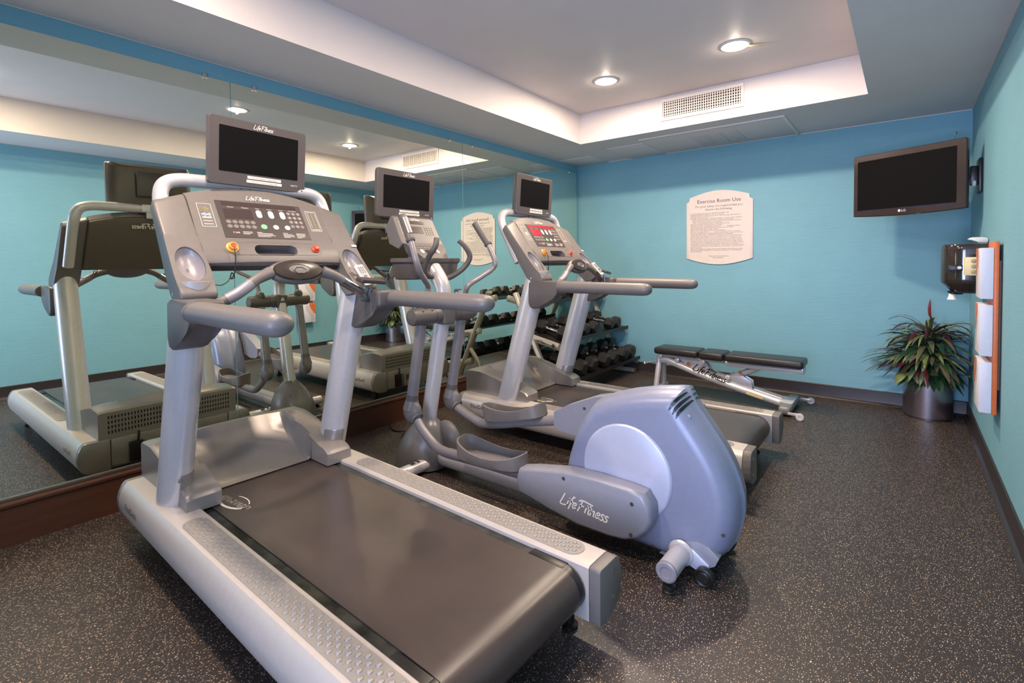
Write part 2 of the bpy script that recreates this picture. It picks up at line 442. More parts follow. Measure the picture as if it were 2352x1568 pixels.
# mirror panels
seams = [Y0, -.652, 1.339, 3.332, 5.345]
where = ['behind the camera', 'nearest the camera', 'in the middle, behind both the first treadmill and the elliptical', 'next to the corner, behind the dumbbell rack']
for i in range(4):
    mb = MB().box((.0005, seams[i]+.0022, .217), (.005, seams[i+1]-.0022, 2.349))
    o = tag(obj('wall_mirror', mb, M_MIRROR), 'large frameless wall mirror panel ' + ['out of view at the front end', 'at the near end of the mirrored wall', 'in the middle of the mirrored wall', 'at the far corner of the mirrored wall'][i], 'mirror', 'frameless mirror panels along the wall')
cl = None
for k, y in enumerate((1.2, 1.48, 3.172, 3.472, 5.187)):
    mb = MB().box((.005, y-.012, 2.33), (.011, y+.012, 2.368), .002).lathe([(.004, 0), (.004, .004)], 10, Matrix.Translation((.011, y, 2.36)) @ Matrix.Rotation(PI/2, 4, 'Y'))
    tag(obj('mirror_clip', mb, M_CHROME), 'small clear mirror clip on the top mirror edge, ' + ['first from the near end', 'second from the near end', 'third from the near end', 'fourth from the near end', 'fifth, closest to the room corner'][k], 'clip', 'mirror clips')

# recessed ceiling lights
def downlight(x, y, label):
    t = thing('recessed_light', label, 'ceiling light', (x, y, HC), 0, 'recessed lights in the ceiling tray')
    mb = MB().lathe([(.098, 0), (.098, -.004), (.088, -.008), (.074, -.004), (.07, .0)], 36, cap=False)
    obj('trim_ring', mb, M_WHITE, t)
    obj('lamp', MB().lathe([(.001, -.005), (.045, -.005), (.07, -.002), (.07, 0), (.001, .0)], 28, cap=False), M_LAMP, t)
    return t
downlight(1.255, 3.715, 'glowing recessed light in the ceiling tray, above the dumbbell rack side')
dl2 = downlight(2.255, 3.675, 'glowing recessed light in the ceiling tray with a tan tab hanging beside it')
mb = MB().box((.06, -.01, -.012), (.19, .012, -.008), .001, M=Matrix.Rotation(.5, 4, 'Z'))
obj('tab', mb, M_CREAM, dl2, 'tan tab')
downlight(1.82, 2.16, 'recessed light seen only in the mirror above the first treadmill screen')
downlight(1.255, .50, 'recessed light in the ceiling tray above the near end of the first treadmill')
downlight(2.255, .45, 'recessed light in the ceiling tray above the camera')

# air vent in the tray side
v = thing('air_vent', 'white air supply grille in the tray side above the notice board', 'vent', (1.79, cy1, 2.515))
fr = frame((-.35, 0, 0), (1, 0, 0), (0, 0, 1))
mb = MB()
for a, b, c, d in ((0, 0, .70, .03), (0, .165, .70, .195), (0, .03, .022, .165), (.678, .03, .70, .165)):
    mb.box((-.35+a, -.012, b), (-.35+c, 0, d), .003)
for a, b in ((.06, .012), (.64, .012), (.06, .183), (.64, .183)):
    mb.lathe([(.004, 0), (.004, .002)], 8, Matrix.Translation((-.35+a, -.012, b)) @ Matrix.Rotation(PI/2, 4, 'X'))
obj('frame', mb, M_VENT, v)
obj('backing', MB().box((-.33, -.004, .028), (.33, -.0005, .167)), M_DARKHOLE, v)
mb = MB(); n = 34
for i in range(n):
    x = -.328 + .656*(i+.5)/n
    mb.box((x-.0035, -.012, .03), (x+.0035, -.006, .165))
for j in range(6):
    z = .03 + .135*(j+.5)/6
    mb.box((-.328, -.007, z-.003), (.328, -.004, z+.003))
obj('grille', mb, M_VENT, v)
# ceiling hatch panels in the soffit
t = thing('ceiling_panel', 'long painted ceiling access panel below the air vent', 'panel', (1.772, 4.985, H))
obj('frame', MB().box((-.63, -.39, -.012), (.63, -.365, 0), .002).box((-.63, .375, -.008), (.63, .385, 0), .002).box((.607, -.365, -.012), (.63, .375, 0), .002).box((-.63, -.365, -.006), (-.62, .375, 0), .002), M_VENT, t)
obj('panel', MB().box((-.62, -.365, -.005), (.607, .375, -.0002), .001), M_CEIL, t)
mb = MB()
for k in range(3):
    x = -.215 + k*.145
    mb.box((x, -.18, -.009), (x+.13, .25, -.005), .002)
obj('filter_plate', mb, mat('filter_plate', (196, 190, 190), .5, 0, .03), t)
tag(obj('access_panel', MB().box((.722, 4.755, H-.007), (1.118, 5.3805, H+.001), .003), M_CEIL), 'square painted ceiling panel beside the long access panel', 'panel')
tag(obj('access_panel', MB().box((.008, 4.955, H-.007), (.42, 5.3805, H+.001), .003), M_CEIL), 'painted ceiling panel tucked in the corner above the mirror', 'panel')

# ------------------------------------------------------------------ treadmill
PROF = [(.385, 1.612), (.408, 1.585), (.442, 1.541), (.555, 1.378), (.60, 1.336), (.632, 1.282)]   # console face, top to lip
def tv_part(parent, name='television', w=.467, h=.30, M=None, led=False):
    """small bezel screen; X right, Y up, Z to the viewer in its own frame."""
    M = M or Matrix.Identity(4)
    F = lambda a, b, z=0.: M @ Vector((a, b, z))
    mb = MB(); r = .014
    def rr(w, h, z, r):
        pts = []
        for cx, cy, a0 in ((w/2-r, h/2-r, 0), (-w/2+r, h/2-r, PI/2), (-w/2+r, -h/2+r, PI), (w/2-r, -h/2+r, 1.5*PI)):
            for k in range(5):
                a = a0 + PI/2*k/4; pts.append(F(cx + r*cos(a), cy + r*sin(a), z))
        return pts
    mb.rings([rr(w-.006, h-.004, -.03, r), rr(w, h, -.02, r), rr(w, h, -.004, r), rr(w-.006, h-.006, 0, r-.003)])
    t = obj(name, mb, M_BEZEL, parent)
    obj('back_shell', MB().rings([rr(w-.11, h-.05, -.075, .03), rr(w-.03, h-.01, -.05, .02), rr(w-.008, h-.006, -.029, r)]), M_BACK, t)
    s = MB().rrect(F, -w*.405, -h*.30, w*.405, h*.37, .004, .0012)
    obj('screen', s, M_SCREEN, t)
    l = MB(); script(l, lambda a, b, z=0.: F(a, b, z+.0006), 'Life Fitness', .021, .01, h*.43)
    obj('lettering', l, M_WPRINT, t)
    st = MB().rrect(F, -.062, -h*.372, .102, -h*.328, .002, .0014).rrect(F, -.066, -h*.432, .106, -h*.388, .002, .0014)
    sl = obj('sticker', st, M_WPRINT, t, 'white printed label strips')
    tx = MB(); tx.text(F, 'Use Product Buttons to Change Channels', .0075, .02, -h*.359, 'CENTER', .0018, 1)
    tx.text(F, 'Please Ensure to Monitor the Channel Settings', .0068, .02, -h*.418, 'CENTER', .0018, 1)
    tx.text(F, 'HDTV', .012, w*.36, -h*.41, 'CENTER', .0016, 1)
    obj('lettering', tx, M_WPRINT if False else M_BPRINT, t)
    hd = MB().text(F, 'HDTV', .0135, w*.365, -h*.41, 'CENTER', .0022, 1)
    obj('lettering', hd, M_WPRINT, t)
    bx = MB().box((-.09, -.075, -.115), (.105, .085, -.07), .006, M=M)
    for k in range(5): bx.box((-.19, .06-.012*k, -.052), (-.13, .064-.012*k, -.046), M=M)
    obj('receiver_box', bx, M_CHARC, t)
    bk = MB().box((-.035, -h/2-.06, -.07), (.035, -.05, -.045), .004, M=M).box((-.06, -h/2-.02, -.08), (.06, -h/2+.03, -.05), .004, M=M)
    obj('bracket', bk, M_TUBE, t)
    cb = MB().tube([F(-.08, -h/2+.02, -.03), F(-.07, -h/2-.02, -.03), F(-.04, -h/2-.03, -.03)], .003, 8, smooth=5)
    cb.tube([F(-.05, -h/2+.01, -.03), F(-.02, -h/2-.022, -.025), F(.02, -h/2-.02, -.025), (F(.03, -h/2+.01, -.03))], .0035, 8, smooth=5)
    cb.tube([F(.03, -h/2+.01, -.04), F(.06, -h/2-.02, -.03), F(.1, -h/2-.015, -.03), F(.12, -h/2+.01, -.035)], .0035, 8, smooth=5)
    obj('cable', cb, M_BLACK, t)
    d = MB().disc(F, w*.46, -h*.46, .004, .002)
    obj('power_light', d, M_BLUELED if led else M_BLACK, t)
    return t

def ramp(u, v):
    """motor cover height above the floor"""
    a = abs(v)
    top = .440 + .030*min(1, u/.13) * (1 - (a/.40)**2) if u < .13 else None
    crest = .440 + .030*(1 - (a/.40)**2)
    if top is None:
        t = min(1, (u-.13)/(.425-.13))
        scoop = crest + (.268 - crest) * (1 - (1-t)**2.0)
        arm = crest - (crest - .352)*min(1, (u-.13)/.38)**1.25 if u < .51 else .352 - .03*((u-.51)/.075)**2
        q = min(1, max(0, (u - .22)/.17)); k = min(1, max(0, (a - .215 - .022*q)/(.055 - .052*q))); k = k*k*(3-2*k)
        return scoop*(1-k) + arm*k
    return top

def make_treadmill(label, loc, rz, red=False):
    T = thing('treadmill', label, 'treadmill', loc, rz, 'treadmills facing the mirror')
    # side rails with their caps
    for s in (-1, 1):
        prof = [(.315,.27),(.322,.277),(.420,.277),(.434,.2745),(.446,.262),(.458,.235),(.465,.205),(.464,.172),(.455,.140),(.438,.115),(.41,.101),(.37,.096),(.315,.096)]
        pp = [(s*a, b) for a, b in prof]
        rail = obj('side_rail', MB().prism(pp, .03, 2.008, 'x'), M_SILVER, T)
        l = MB(); fr = frame((.4, s*.4555, .19), (s*-1 if s > 0 else 1, 0, 0), (0, 0, 1)) if False else frame((.13 if s < 0 else .45, s*.4668, .19), (-s, 0, 0), (0, s*.0, 1))
        l.text(fr, 'FlexDeck', .042, 0, 0, 'LEFT', .0004, 2)
        obj('lettering', l, M_BPRINT, rail)
        obj('end_cap', MB().prism(pp, 2.008, 2.05, 'x', .005), M_GREYD if False else M_GREY, T)
        c = MB()
        for z in (.235, .15): c.lathe([(.008, 0), (.008, .002)], 10, Matrix.Translation((2.05, s*.405, z)) @ Matrix.Rotation(PI/2, 4, 'Y'))
        obj('screw', c, M_CHROME, T)
        obj('front_cap', MB().prism([(a*1.004, b*1.004-.001) for a, b in pp], -.004, .03, 'x', .006), M_HOOD, T)
        # foot strips with raised dimples
        st = MB(); fr = frame((0, s*.377, .277), (1, 0, 0), (0, 1, 0))
        pts = []; x0, x1, hw = .655, 1.95, .043
        for k in range(9): a = -PI/2 + PI*k/8; pts.append((x1-hw+hw*cos(a), hw*sin(a)))
        for k in range(9): a = PI/2 + PI*k/8; pts.append((x0+hw+hw*cos(a), hw*sin(a)))
        st.rings([[fr(x, y, 0) for x, y in pts], [fr(x, y, .002) for x, y in pts]])
        x = x0 + .03; k = 0
        while x < x1 - .02:
            for y in ((-.027, .0, .027) if k % 2 == 0 else (-.0135, .0135)):
                st.rings([[fr(x + .0092*q*cos(2*PI*j/10), y + .0092*q*sin(2*PI*j/10), z) for j in range(10)] for q, z in ((1, .002), (.85, .0045), (.5, .0062), (.1, .0066))])
            x += .0225; k += 1
        obj('foot_strip', st, M_STRIP, T)
        # black guard plate at the rear roller
        obj('roller_guard', MB().box((1.79, .278, .245), (1.93, .3145, .2615), .002) if s > 0 else MB().box((1.79, -.3145, .245), (1.93, -.278, .2615), .002), M_BLACK, T)
        # legs
        obj('foot', MB().lathe([(.028, 0), (.028, .012), (.016, .02), (.016, .12)], 16, Matrix.Translation((1.9, s*.37, 0))), M_BLACK, T)
        wh = MB().lathe([(.034, -.014), (.04, -.01), (.04, .01), (.034, .014)], 20, Matrix.Translation((.17, s*.33, .0405)) @ Matrix.Rotation(PI/2, 4, 'X'))
        wh.box((.14, s*.33-.02, .05), (.2, s*.33+.02, .125), .004)
        obj('wheel', wh, M_BLACK, T)
    # cross frame, deck, belt
    obj('deck_frame', MB().box((.03, -.315, .10), (1.75, .315, .236)).box((1.86, -.315, .112), (1.95, .315, .15), .006), M_SILVER, T)
    obj('deck', MB().box((.10, -.315, .236), (1.80, .315, .258), .002), M_DECK, T)
    prof = [(.36, .2625)] + [(1.9, .2625)]
    for k in range(1, 13):
        a = PI/2 - PI*k/12; prof.append((1.925 + .075*cos(a), .1875 + .075*sin(a)))
    prof += [(1.7, .1125), (1.7, .117)]
    for k in range(12, -1, -1):
        a = PI/2 - PI*k/12; prof.append((1.925 + .070*cos(a), .1875 + .070*sin(a)))
    prof += [(.36, .2585)]
    belt = obj('running_belt', MB().prism(prof, -.275, .275, 'y'), M_BELT, T)
    fr = frame((.50, -.225, .2628), (0, -1, 0), (1, 0, 0)) if False else frame((.60, -.205, .2629), (1, .12, 0), (-.12, 1, 0))
    l = MB(); l.text(fr, 'FITGUARD', .044, 0, -.010, 'CENTER', .0003, 2, shear=.2)
    l.text(fr, 'FITGUARD', .044, .0012, -.0095, 'CENTER', .0003, 2, shear=.2)
    for r in (1., .86):
        l.ribbon(fr, [(.088*cos(a)*r, .040*sin(a)*r + .002) for a in [PI*1.05 + k*PI*.9/14 for k in range(15)]], .005, .0003)
    l.ribbon(fr, [(.08*cos(a), .042*sin(a) + .008) for a in [PI*.15 + k*PI*.5/10 for k in range(11)]], .004, .0003)
    obj('lettering', l, M_WPRINT, belt)
    ro = MB()
    for s in (-1, 1): ro.lathe([(.02, 0), (.073, 0), (.073, .03), (.05, .034), (.02, .034)], 28, Matrix.Translation((1.925, s*.2755, .1875)) @ Matrix.Rotation(-s*PI/2, 4, 'X'))
    obj('roller', ro, M_BLACK, T)
    # front lower panel with its sockets
    fp = obj('front_panel', MB().box((-.008, -.314, .116), (.1, .314, .272), .006), M_HOOD, T)
    sk = MB().box((-.010, -.10, .165), (-.0075, .06, .215), .001)
    obj('power_inlet', sk, M_CHARC, T)
    pb = MB().box((-.03, -.235, .12), (-.008, -.165, .238), .006)
    pb.tube([(-.02, -.19, .236), (-.02, -.185, .275), (.0, -.18, .285)], .006, 8, smooth=4).tube([(-.022, -.17, .23), (-.03, -.15, .22), (-.03, -.155, .17), (-.03, -.15, .12), (-.04, -.13, .004), (-.06, -.03, .004)], .003, 8, smooth=5)
    obj('power_adapter', pb, M_BLACK, T)
    # motor hood
    us = [0, .012, .03, .07, .10, .13, .16, .19, .22, .25, .28, .31, .34, .37, .40, .425, .45, .48, .51, .535, .555, .568, .576, .580]
    vs = [-.37, -.362, -.34, -.30, -.27, -.255, -.24, -.2375, -.228, -.215, -.15, -.08, 0, .08, .15, .215, .228, .2375, .24, .255, .27, .30, .34, .362, .37]
    mb = MB(); grid = []
    zf = .272
    for v in vs:
        row = []
        edge = .006 if abs(v) > .365 else (.0015 if abs(v) > .355 else 0)
        for u in us:
            z = ramp(u, v) - edge
            if u == 0: z -= .012
            if u == .012: z -= .002
            if u > .575: z -= .004 if abs(v) > .24 else 0
            z = max(z, zf - .004 if abs(v) < .24 else zf + .006)
            row.append(mb.bm.verts.new((u, v, z)))
        grid.append(row)
    for i in range(len(vs)-1):
        for j in range(len(us)-1):
            if us[j] >= .425 and max(abs(vs[i]), abs(vs[i+1])) <= .2401: continue
            mb.bm.faces.new((grid[i][j], grid[i][j+1], grid[i+1][j+1], grid[i+1][j]))
    b = mb.bm
    def drop(path):
        prev = None
        for g in path:
            nv = b.verts.new((g.co.x, g.co.y, zf - .004))
            if prev: b.faces.new((prev[0], g, nv, prev[1]))
            prev = (g, nv)
    iL, iR = vs.index(-.24), vs.index(.24); jr = us.index(.425)
    drop(grid[0]); drop(grid[-1]); drop([r[0] for r in grid])
    drop([grid[i][-1] for i in range(0, iL+1)]); drop([grid[i][-1] for i in range(iR, len(vs))])
    drop(grid[iL][jr:]); drop(grid[iR][jr:])
    hood = obj('motor_hood', mb, M_HOOD, T, ang=.42)
    gr = MB()
    for k in range(42):
        for j in range(4):
            y = -.33 + .66*(k+.5)/42; z = .306 + j*.028
            gr.box((-.0012, y-.0032, z), (.001, y+.0032, z+.017))
    obj('vent_slots', gr, M_BLACK, hood)
    # uprights
    for s in (-1, 1):
        R = []
        for z in (.272, .35, .45, .6, .8, .95, 1.08, 1.20):
            cu = .405 + .29*(z - .28)
            R.append([(cu + .0816*cos(2*PI*j/28), s*.362 + .0605*sin(2*PI*j/28), z) for j in range(28)])
        up = obj('upright', MB().rings(R), M_TUBE, T)
        cu = .405 + .29*.11
        R = []
        for z, e in ((.275, .003), (.405, .003), (.411, 0)):
            cu = .405 + .29*(z-.28)
            R.append([(cu + (.0816+e)*cos(a), s*.362 + (.0605+e)*sin(a), z) for a in [(-s*1.55*k/14) + (.12*s) for k in range(15)]])
        mb = MB()
        V = [[mb.bm.verts.new(p) for p in r] for r in R]
        for i in range(2):
            for j in range(14): mb.bm.faces.new((V[i][j], V[i][j+1], V[i+1][j+1], V[i+1][j]))
        mb.lathe([(.007, 0), (.007, .003)], 10, Matrix.Translation((cu+.080, s*.362-.012, .39)) @ Matrix.Rotation(PI/2, 4, 'Y'))
        obj('collar', mb, M_HOOD, up)
    # console: two side wings and a middle
    con = None
    mid = MB()
    nv = 14; rows = []
    for i in range(nv + 1):
        v = -.297 + .594*i/nv
        k = (v/.297)**2
        f = [(a + .012*k*(1 if idx < 2 else 0), b - .045*k*(1, .6, 0, 0, 0, 0)[idx]) for idx, (a, b) in enumerate(PROF)]
        lipb = 1.262 - .006*k
        row = f + [(.634, lipb+.012), (.628, lipb), (.605, 1.238), (.54, 1.238), (.375, 1.53 - .03*k), (.372, 1.585 - .045*k)]
        rows.append([(a, v, b) for a, b in row])
    mid.rings(rows)
    con = obj('console', mid, M_GREY, T, ang=.45)
    cut(con, MB().tube([(.60, -.072, 1.318), (.60, .072, 1.318)], .027, 20, ry=.05, up=(.6, 0, -.8)).box((.55, -.072, 1.30), (.64, .072, 1.338)) if False else MB().rrect(frame((.565, 0, 1.296), (0, 1, 0), (-.57, 0, .82)), -.095, -.029, .095, .029, .0285, .12))
    bk = MB(); bk.rings([[(a, v_, b_) for a, b_ in ((.3705, 1.58 - .045*(v_/.297)**2), (.373, 1.53 - .03*(v_/.297)**2), (.538, 1.238), (.534, 1.236), (.366, 1.53 - .03*(v_/.297)**2), (.364, 1.575 - .045*(v_/.297)**2))] for v_ in [-.296 + .592*k/12 for k in range(13)]])
    bkp = obj('back_cover', bk, M_BACK, con)
    l = MB(); bf = frame((.368, 0, 1.520), (0, -1, 0), (-.49, 0, .87)); script(l, lambda a, b_, h=0.: bf(a, b_, h+.006), 'Life Fitness', .036); obj('lettering', l, M_WPRINT, bkp)
    un = MB(); un.rings([[(a, v, b) for a, b in ((.6285, 1.2575), (.606, 1.2365), (.54, 1.2365), (.545, 1.2405), (.604, 1.2405), (.626, 1.2605))] for v in (-.296, -.15, 0, .15, .296)])
    obj('lower_lip', un, M_CHARC, con)
    # flat reading frame on the console face
    A = Vector((.442, 0, 1.541)); B = Vector((.555, 0, 1.378)); dn = (B - A).normalized()
    PF = frame(A, (0, 1, 0), -dn)          # x = v, y = up the face (negative down)
    N_ = Vector((0, 1, 0)).cross(-dn)
    mb = MB().rrect(PF, -.192, -.200, .192, .004, .004, .0022)
    pan = obj('display_panel', mb, M_PANEL, con)
    led = MB().rrect(PF, -.168, -.022, .168, -.001, .002, .003)
    led2 = MB().rrect(PF, -.170, -.094, -.048, -.042, .002, .003)
    obj('readout_window', led, M_REDLED if red else M_LED, con)
    obj('readout_window', led2, M_REDLED if red else M_LED, con)
    kp = MB(); kq = MB()
    for r in range(4):
        for c in range(3): kp.disc(PF, .118 + c*.024 + .004, -.048 - r*.0255, .0105, .0035)
    for r in range(2):
        for c in range(5): kq.disc(PF, -.160 + c*.0255, -.114 - r*.0245, .0115, .0032, 14, .0105)
    obj('keypad', kp, M_KEY, con); obj('keypad', kq, M_KEY, con)
    ar = MB(); tri_ = MB()
    for x in (-.018, .036, .09):
        ar.rrect(PF, x-.012, -.084, x+.012, -.04, .0118, .0036)
        tri_.poly([PF(x-.005, -.056, .0042), PF(x+.005, -.056, .0042), PF(x, -.049, .0042)])
        tri_.poly([PF(x-.005, -.068, .0042), PF(x, -.075, .0042), PF(x+.005, -.068, .0042)])
    ar.disc(PF, .040, -.134, .0135, .0036, 18).disc(PF, .094, -.134, .0135, .0036, 18)
    obj('control_key', ar, M_WHITE, con)
    obj('start_key', MB().disc(PF, -.014, -.134, .0145, .0036, 18), M_GREEN, con, 'green start key')
    tx = MB(); t2 = MB()
    for i, d in enumerate('123456789'): t2.text(PF, d, .013, .122 + (i % 3)*.024, -.0525 - (i//3)*.0255, 'CENTER', .0042, 1)
    t2.text(PF, '0', .013, .146, -.129, 'CENTER', .0042, 1)
    for x, b_ in ((-.135, 'Calories'), (-.072, 'Distance'), (-.018, 'Time'), (.036, 'Incline'), (.09, 'Speed'), (.146, 'Heart Rate')):
        tx.text(PF, b_, .0085, x, -.0335, 'CENTER', .0028, 1)
    tx.text(PF, 'P LAR', .011, -.155, -.176, 'LEFT', .0028, 1)
    for x0, rows_ in ((-.115, (.05, .052, .03)), (-.055, (.02, .10, .105, .12, .08)), (.062, (.02, .055, .07, .07, .03)), (.125, (.06, .052, .057, .045, .02))):
        for k, ln in enumerate(rows_):
            tx.ribbon(PF, [(x0, -.167 - .0058*k), (x0+ln*.56+.012, -.167 - .0058*k)], .0016, .0026)
    obj('lettering', tx, M_WPRINT, con)
    obj('key_digit', t2, M_WPRINT, con)
    ob = MB().disc(PF, -.1415, -.1715, .004, .0028, 12)
    obj('emblem_dot', ob, M_RED, con)
    lg = MB(); LF = frame((.4255, 0, 1.565), (0, 1, 0), (-.60, 0, .80)); script(lg, lambda a, b_, h=0.: LF(a, b_, h+.0012), 'Life Fitness', .024, 0, 0)
    obj('lettering', lg, M_WPRINT, con)
    # printed charts either side of the panel
    ch = MB(); c2 = MB(); c3 = MB()
    for s, x in ((-1, -.240), (1, .240)):
        y0, y1, hw = -.145, -.022, .027
        for a, b_ in (((x-hw, y0), (x+hw, y0)), ((x+hw, y0), (x+hw, y1)), ((x+hw, y1), (x-hw, y1)), ((x-hw, y1), (x-hw, y0))):
            ch.ribbon(PF, [a, b_], .0014, .0012)
    for k in range(4):
        y = -.078 - k*.0165
        ch.ribbon(PF, [(-.258, y-.004), (-.222, y-.004)], .003, .0012)
        if k < 2:
            for j in range(6): ch.ribbon(PF, [(-.256+j*.006, y-.004), (-.256+j*.006, y+.002+.003*((j*7) % 3))], .003, .0012)
    for k, col in ((0, c2), (1, c3)):
        y = -.046 - k*.0155
        col.ribbon(PF, [(-.26, y-.004), (-.244, y-.004), (-.244, y+.003), (-.232, y+.003), (-.222, y-.004), (-.26, y-.0041)], .0018, .0012)
    for j in range(3):
        for k in range(12):
            (ch if j != 1 else c2).ribbon(PF, [(.221+j*.019, -.038-k*.0075), (.2245+j*.019, -.038-k*.0075)], .003, .0012)
    for y in (-.0285, -.134, -.139): ch.ribbon(PF, [(.218, y), (.262, y)], .0018, .0012)
    obj('printed_chart', ch, M_WPRINT, con); obj('printed_chart', c2, M_YEL, con); obj('printed_chart', c3, M_BLUEP, con)
    # stop button and its mate on the lower shelf of the console
    SF = frame((.6005, 0, 1.335), (0, 1, 0), (-.51, 0, .86))
    rec = MB(); pts = [(.215*cos(a) if False else 0, 0) for a in ()]
    for a, b_ in ((-.0365, -1), (.0345, 1)):
        rec.ribbon(SF, [(x, a + (.006*(1-(x/.2)**2) if b_ > 0 else 0)) for x in [-.19 + .38*k/16 for k in range(17)]], .0018, .0022)
    obj('moulded_line', rec, M_GREYD, con)
    RM = lambda x: Matrix.Translation(SF(x, -.004, 0)) @ Matrix(((0, -.51, SF(0,0,1).x - SF(0,0,0).x, 0), (1, 0, 0, 0), (0, .86, SF(0,0,1).z - SF(0,0,0).z, 0), (0, 0, 0, 1)))
    es = obj('stop_button', MB().lathe([(.024, -.012), (.024, .006), (.018, .009), (.017, .018), (.0165, .022)], 24, RM(-.186)), M_ORANGE, con, 'orange rimmed red stop button')
    obj('button_face', MB().lathe([(.0125, .020), (.0125, .0232), (.001, .0245)], 24, RM(-.186)), M_RED, es)
    sr = obj('stop_button', MB().lathe([(.019, -.012), (.019, .005), (.013, .008), (.013, .016), (.009, .020), (.001, .021)], 24, RM(.186)), M_RED, con, 'small red button')
    cord = MB().tube([SF(-.186, -.014, .024), SF(-.19, -.05, .02), SF(-.192, -.075, .01), (.655, -.20, 1.225), (.66, -.215, 1.205), (.655, -.20, 1.21), (.66, -.212, 1.23), (.665, -.225, 1.20), (.69, -.262, 1.182), (.70, -.30, 1.185), (.715, -.325, 1.172), (.70, -.345, 1.15)], .0022, 8, smooth=6)
    obj('safety_cord', cord, M_BLACK, T)
    # wings with cup wells
    sp = [(.428, 1.532), (.45, 1.522), (.56, 1.377), (.628, 1.293), (.69, 1.226), (.735, 1.182), (.755, 1.155), (.752, 1.135), (.725, 1.115), (.675, 1.105), (.62, 1.15), (.558, 1.245), (.405, 1.492)]
    for s in (-1, 1):
        inn, out = [], []
        for (a, b_) in sp:
            t = max(0., min(1., (a - .60)/.155))
            inn.append(s*(.2975 - .012*t + .014*t**4)); out.append(s*(.418 + .014*t - .008*t**4))
        spi = [(.408, 1.566), (.432, 1.552)] + sp[2:-1] + [(.372, 1.545)]
        spo = [(.430, 1.528), (.452, 1.514)] + sp[2:-1] + [(.405, 1.492)]
        wm = MB().rings([[(a, v_, b_) for (a, b_), v_ in zip(spi, inn)], [(a, v_, b_) for (a, b_), v_ in zip(spo, out)]])
        wm._bev(list(wm.bm.faces), .010, 4)
        w = obj('console_wing', wm, M_GREY, T, ang=.7)
        n = Vector((.755, 0, .655)); tt = Vector((.655, 0, -.755)); c = Vector((.648, s*.357, 1.275))
        M = Matrix(((tt.x, 0, n.x, c.x), (0, 1, 0, c.y), (tt.z, 0, n.z, c.z), (0, 0, 0, 1)))
        cut(w, MB().ellipsoid((0.008, 0, .0), (.088, .050, .045), M, 28, 16))
        mb = MB(); R = []
        for i in range(7):
            a = -PI/2 + (PI/2)*i/7.0 + .02
            R.append([M @ Vector((.008 + .0875*cos(a)*cos(2*PI*j/28), .0497*cos(a)*sin(2*PI*j/28), .0447*sin(a))) for j in range(28)])
        mb.rings(R, cap=False)
        obj('cup_holder', mb, M_LILAC, w)
        # hand rail bracket and rail
        bp = [(.645, 1.128), (.70, 1.137), (.90, 1.137), (.90, 1.062), (.84, 1.035), (.79, .99), (.74, .957), (.69, .945), (.655, .953), (.64, .99)]
        br = obj('rail_bracket', MB().prism(bp, s*.328, s*.440, 'y', .014, 3), M_GREYD, T, ang=.7)
        hr = MB().tube([(.885, s*.419, 1.0985), (1.0, s*.419, 1.0985), (1.43, s*.419, 1.0975)], .046, 28, ry=.0372, up=(0, 0, 1))
        hr.tube([(.889, s*.419, 1.0985), (.903, s*.419, 1.0985)], .0478, 28, ry=.039, up=(0, 0, 1))
        hd = obj('hand_rail', hr, M_GREY, T)
        R = []
        for q, e in ((0, 1.012), (.4, .985), (.65, .92), (.82, .79), (.93, .6), (.985, .36), (1, .06)):
            R.append([(1.43 + .078*q, s*.419 + .046*e*cos(2*PI*j/28), 1.0975 + .0372*e*sin(2*PI*j/28)) for j in range(28)])
        obj('rail_tip', MB().rings(R), M_LILAC if False else M_GREY, hd)
        # heart rate bar half
        hb = MB().tube([(.72, s*.41, 1.065), (.765, s*.372, 1.085), (.80, s*.315, 1.117), (.81, s*.25, 1.153), (.80, s*.175, 1.203), (.784, s*.115, 1.228)], [.021, .021, .021, .021, .021, .026], 18, smooth=6)
        gb = obj('grip_bar', hb, M_GREY, T)
        gp = MB().tube([(.806, s*.29, 1.131), (.81, s*.25, 1.153), (.804, s*.20, 1.186)], .0222, 18, smooth=6)
        obj('pulse_plate', gp, M_STEEL if s > 0 else M_LILAC, gb)
    # hub of the grip bar
    hubM = Matrix.Translation((.782, 0, 1.232)) @ Matrix.Rotation(math.radians(62), 4, 'Y')
    hub = obj('grip_hub', MB().ellipsoid((0, 0, -.010), (.056, .125, .034), hubM, 32, 16), M_GREY, T)
    dish = MB().lathe([(.93, .0), (.96, .006), (.9, .014), (.6, .019), (.42, .020), (.36, .012), (.05, .006)], 36, hubM @ Matrix.Translation((0, 0, .004)) @ Matrix.Diagonal((.050, .112, 1, 1)), cap=False)
    obj('hub_pad', dish, mat('brown_black_plastic', (52, 43, 38), .25, 0, .05, coat=.3), hub)
    obj('hub_window', MB().lathe([(.46, .018), (.46, .021), (.3, .014), (.05, .013)], 6, hubM @ Matrix.Translation((0.008, 0, .006)) @ Matrix.Diagonal((.036, .06, 1, 1)) @ Matrix.Rotation(PI/6, 4, 'Z'), cap=False), M_GREY, hub)
    # clamp on the right half of the bar
    cm = MB().box((.785, .30, 1.085), (.825, .325, 1.16), .004).box((.78, .325, 1.08), (.83, .34, 1.15), .003)
    cm.tube([(.80, .28, 1.14), (.83, .31, 1.10), (.80, .335, 1.09), (.78, .32, 1.13), (.80, .30, 1.15)], .003, 8, smooth=6)
    obj('clamp', cm, M_STEEL, T)
    rs = MB().box((-.085, -.022, -.010), (.085, .022, .010), .006, M=Matrix.Translation((.845, .325, 1.182)) @ Matrix.Rotation(.5, 4, 'Z') @ Matrix.Rotation(math.radians(20), 4, 'Y') @ Matrix.Rotation(PI/2*.85, 4, 'Z'))
    obj('remote_holder', rs, M_CHARC, T)
    # tubular screen arm
    arm = MB()
    P = []
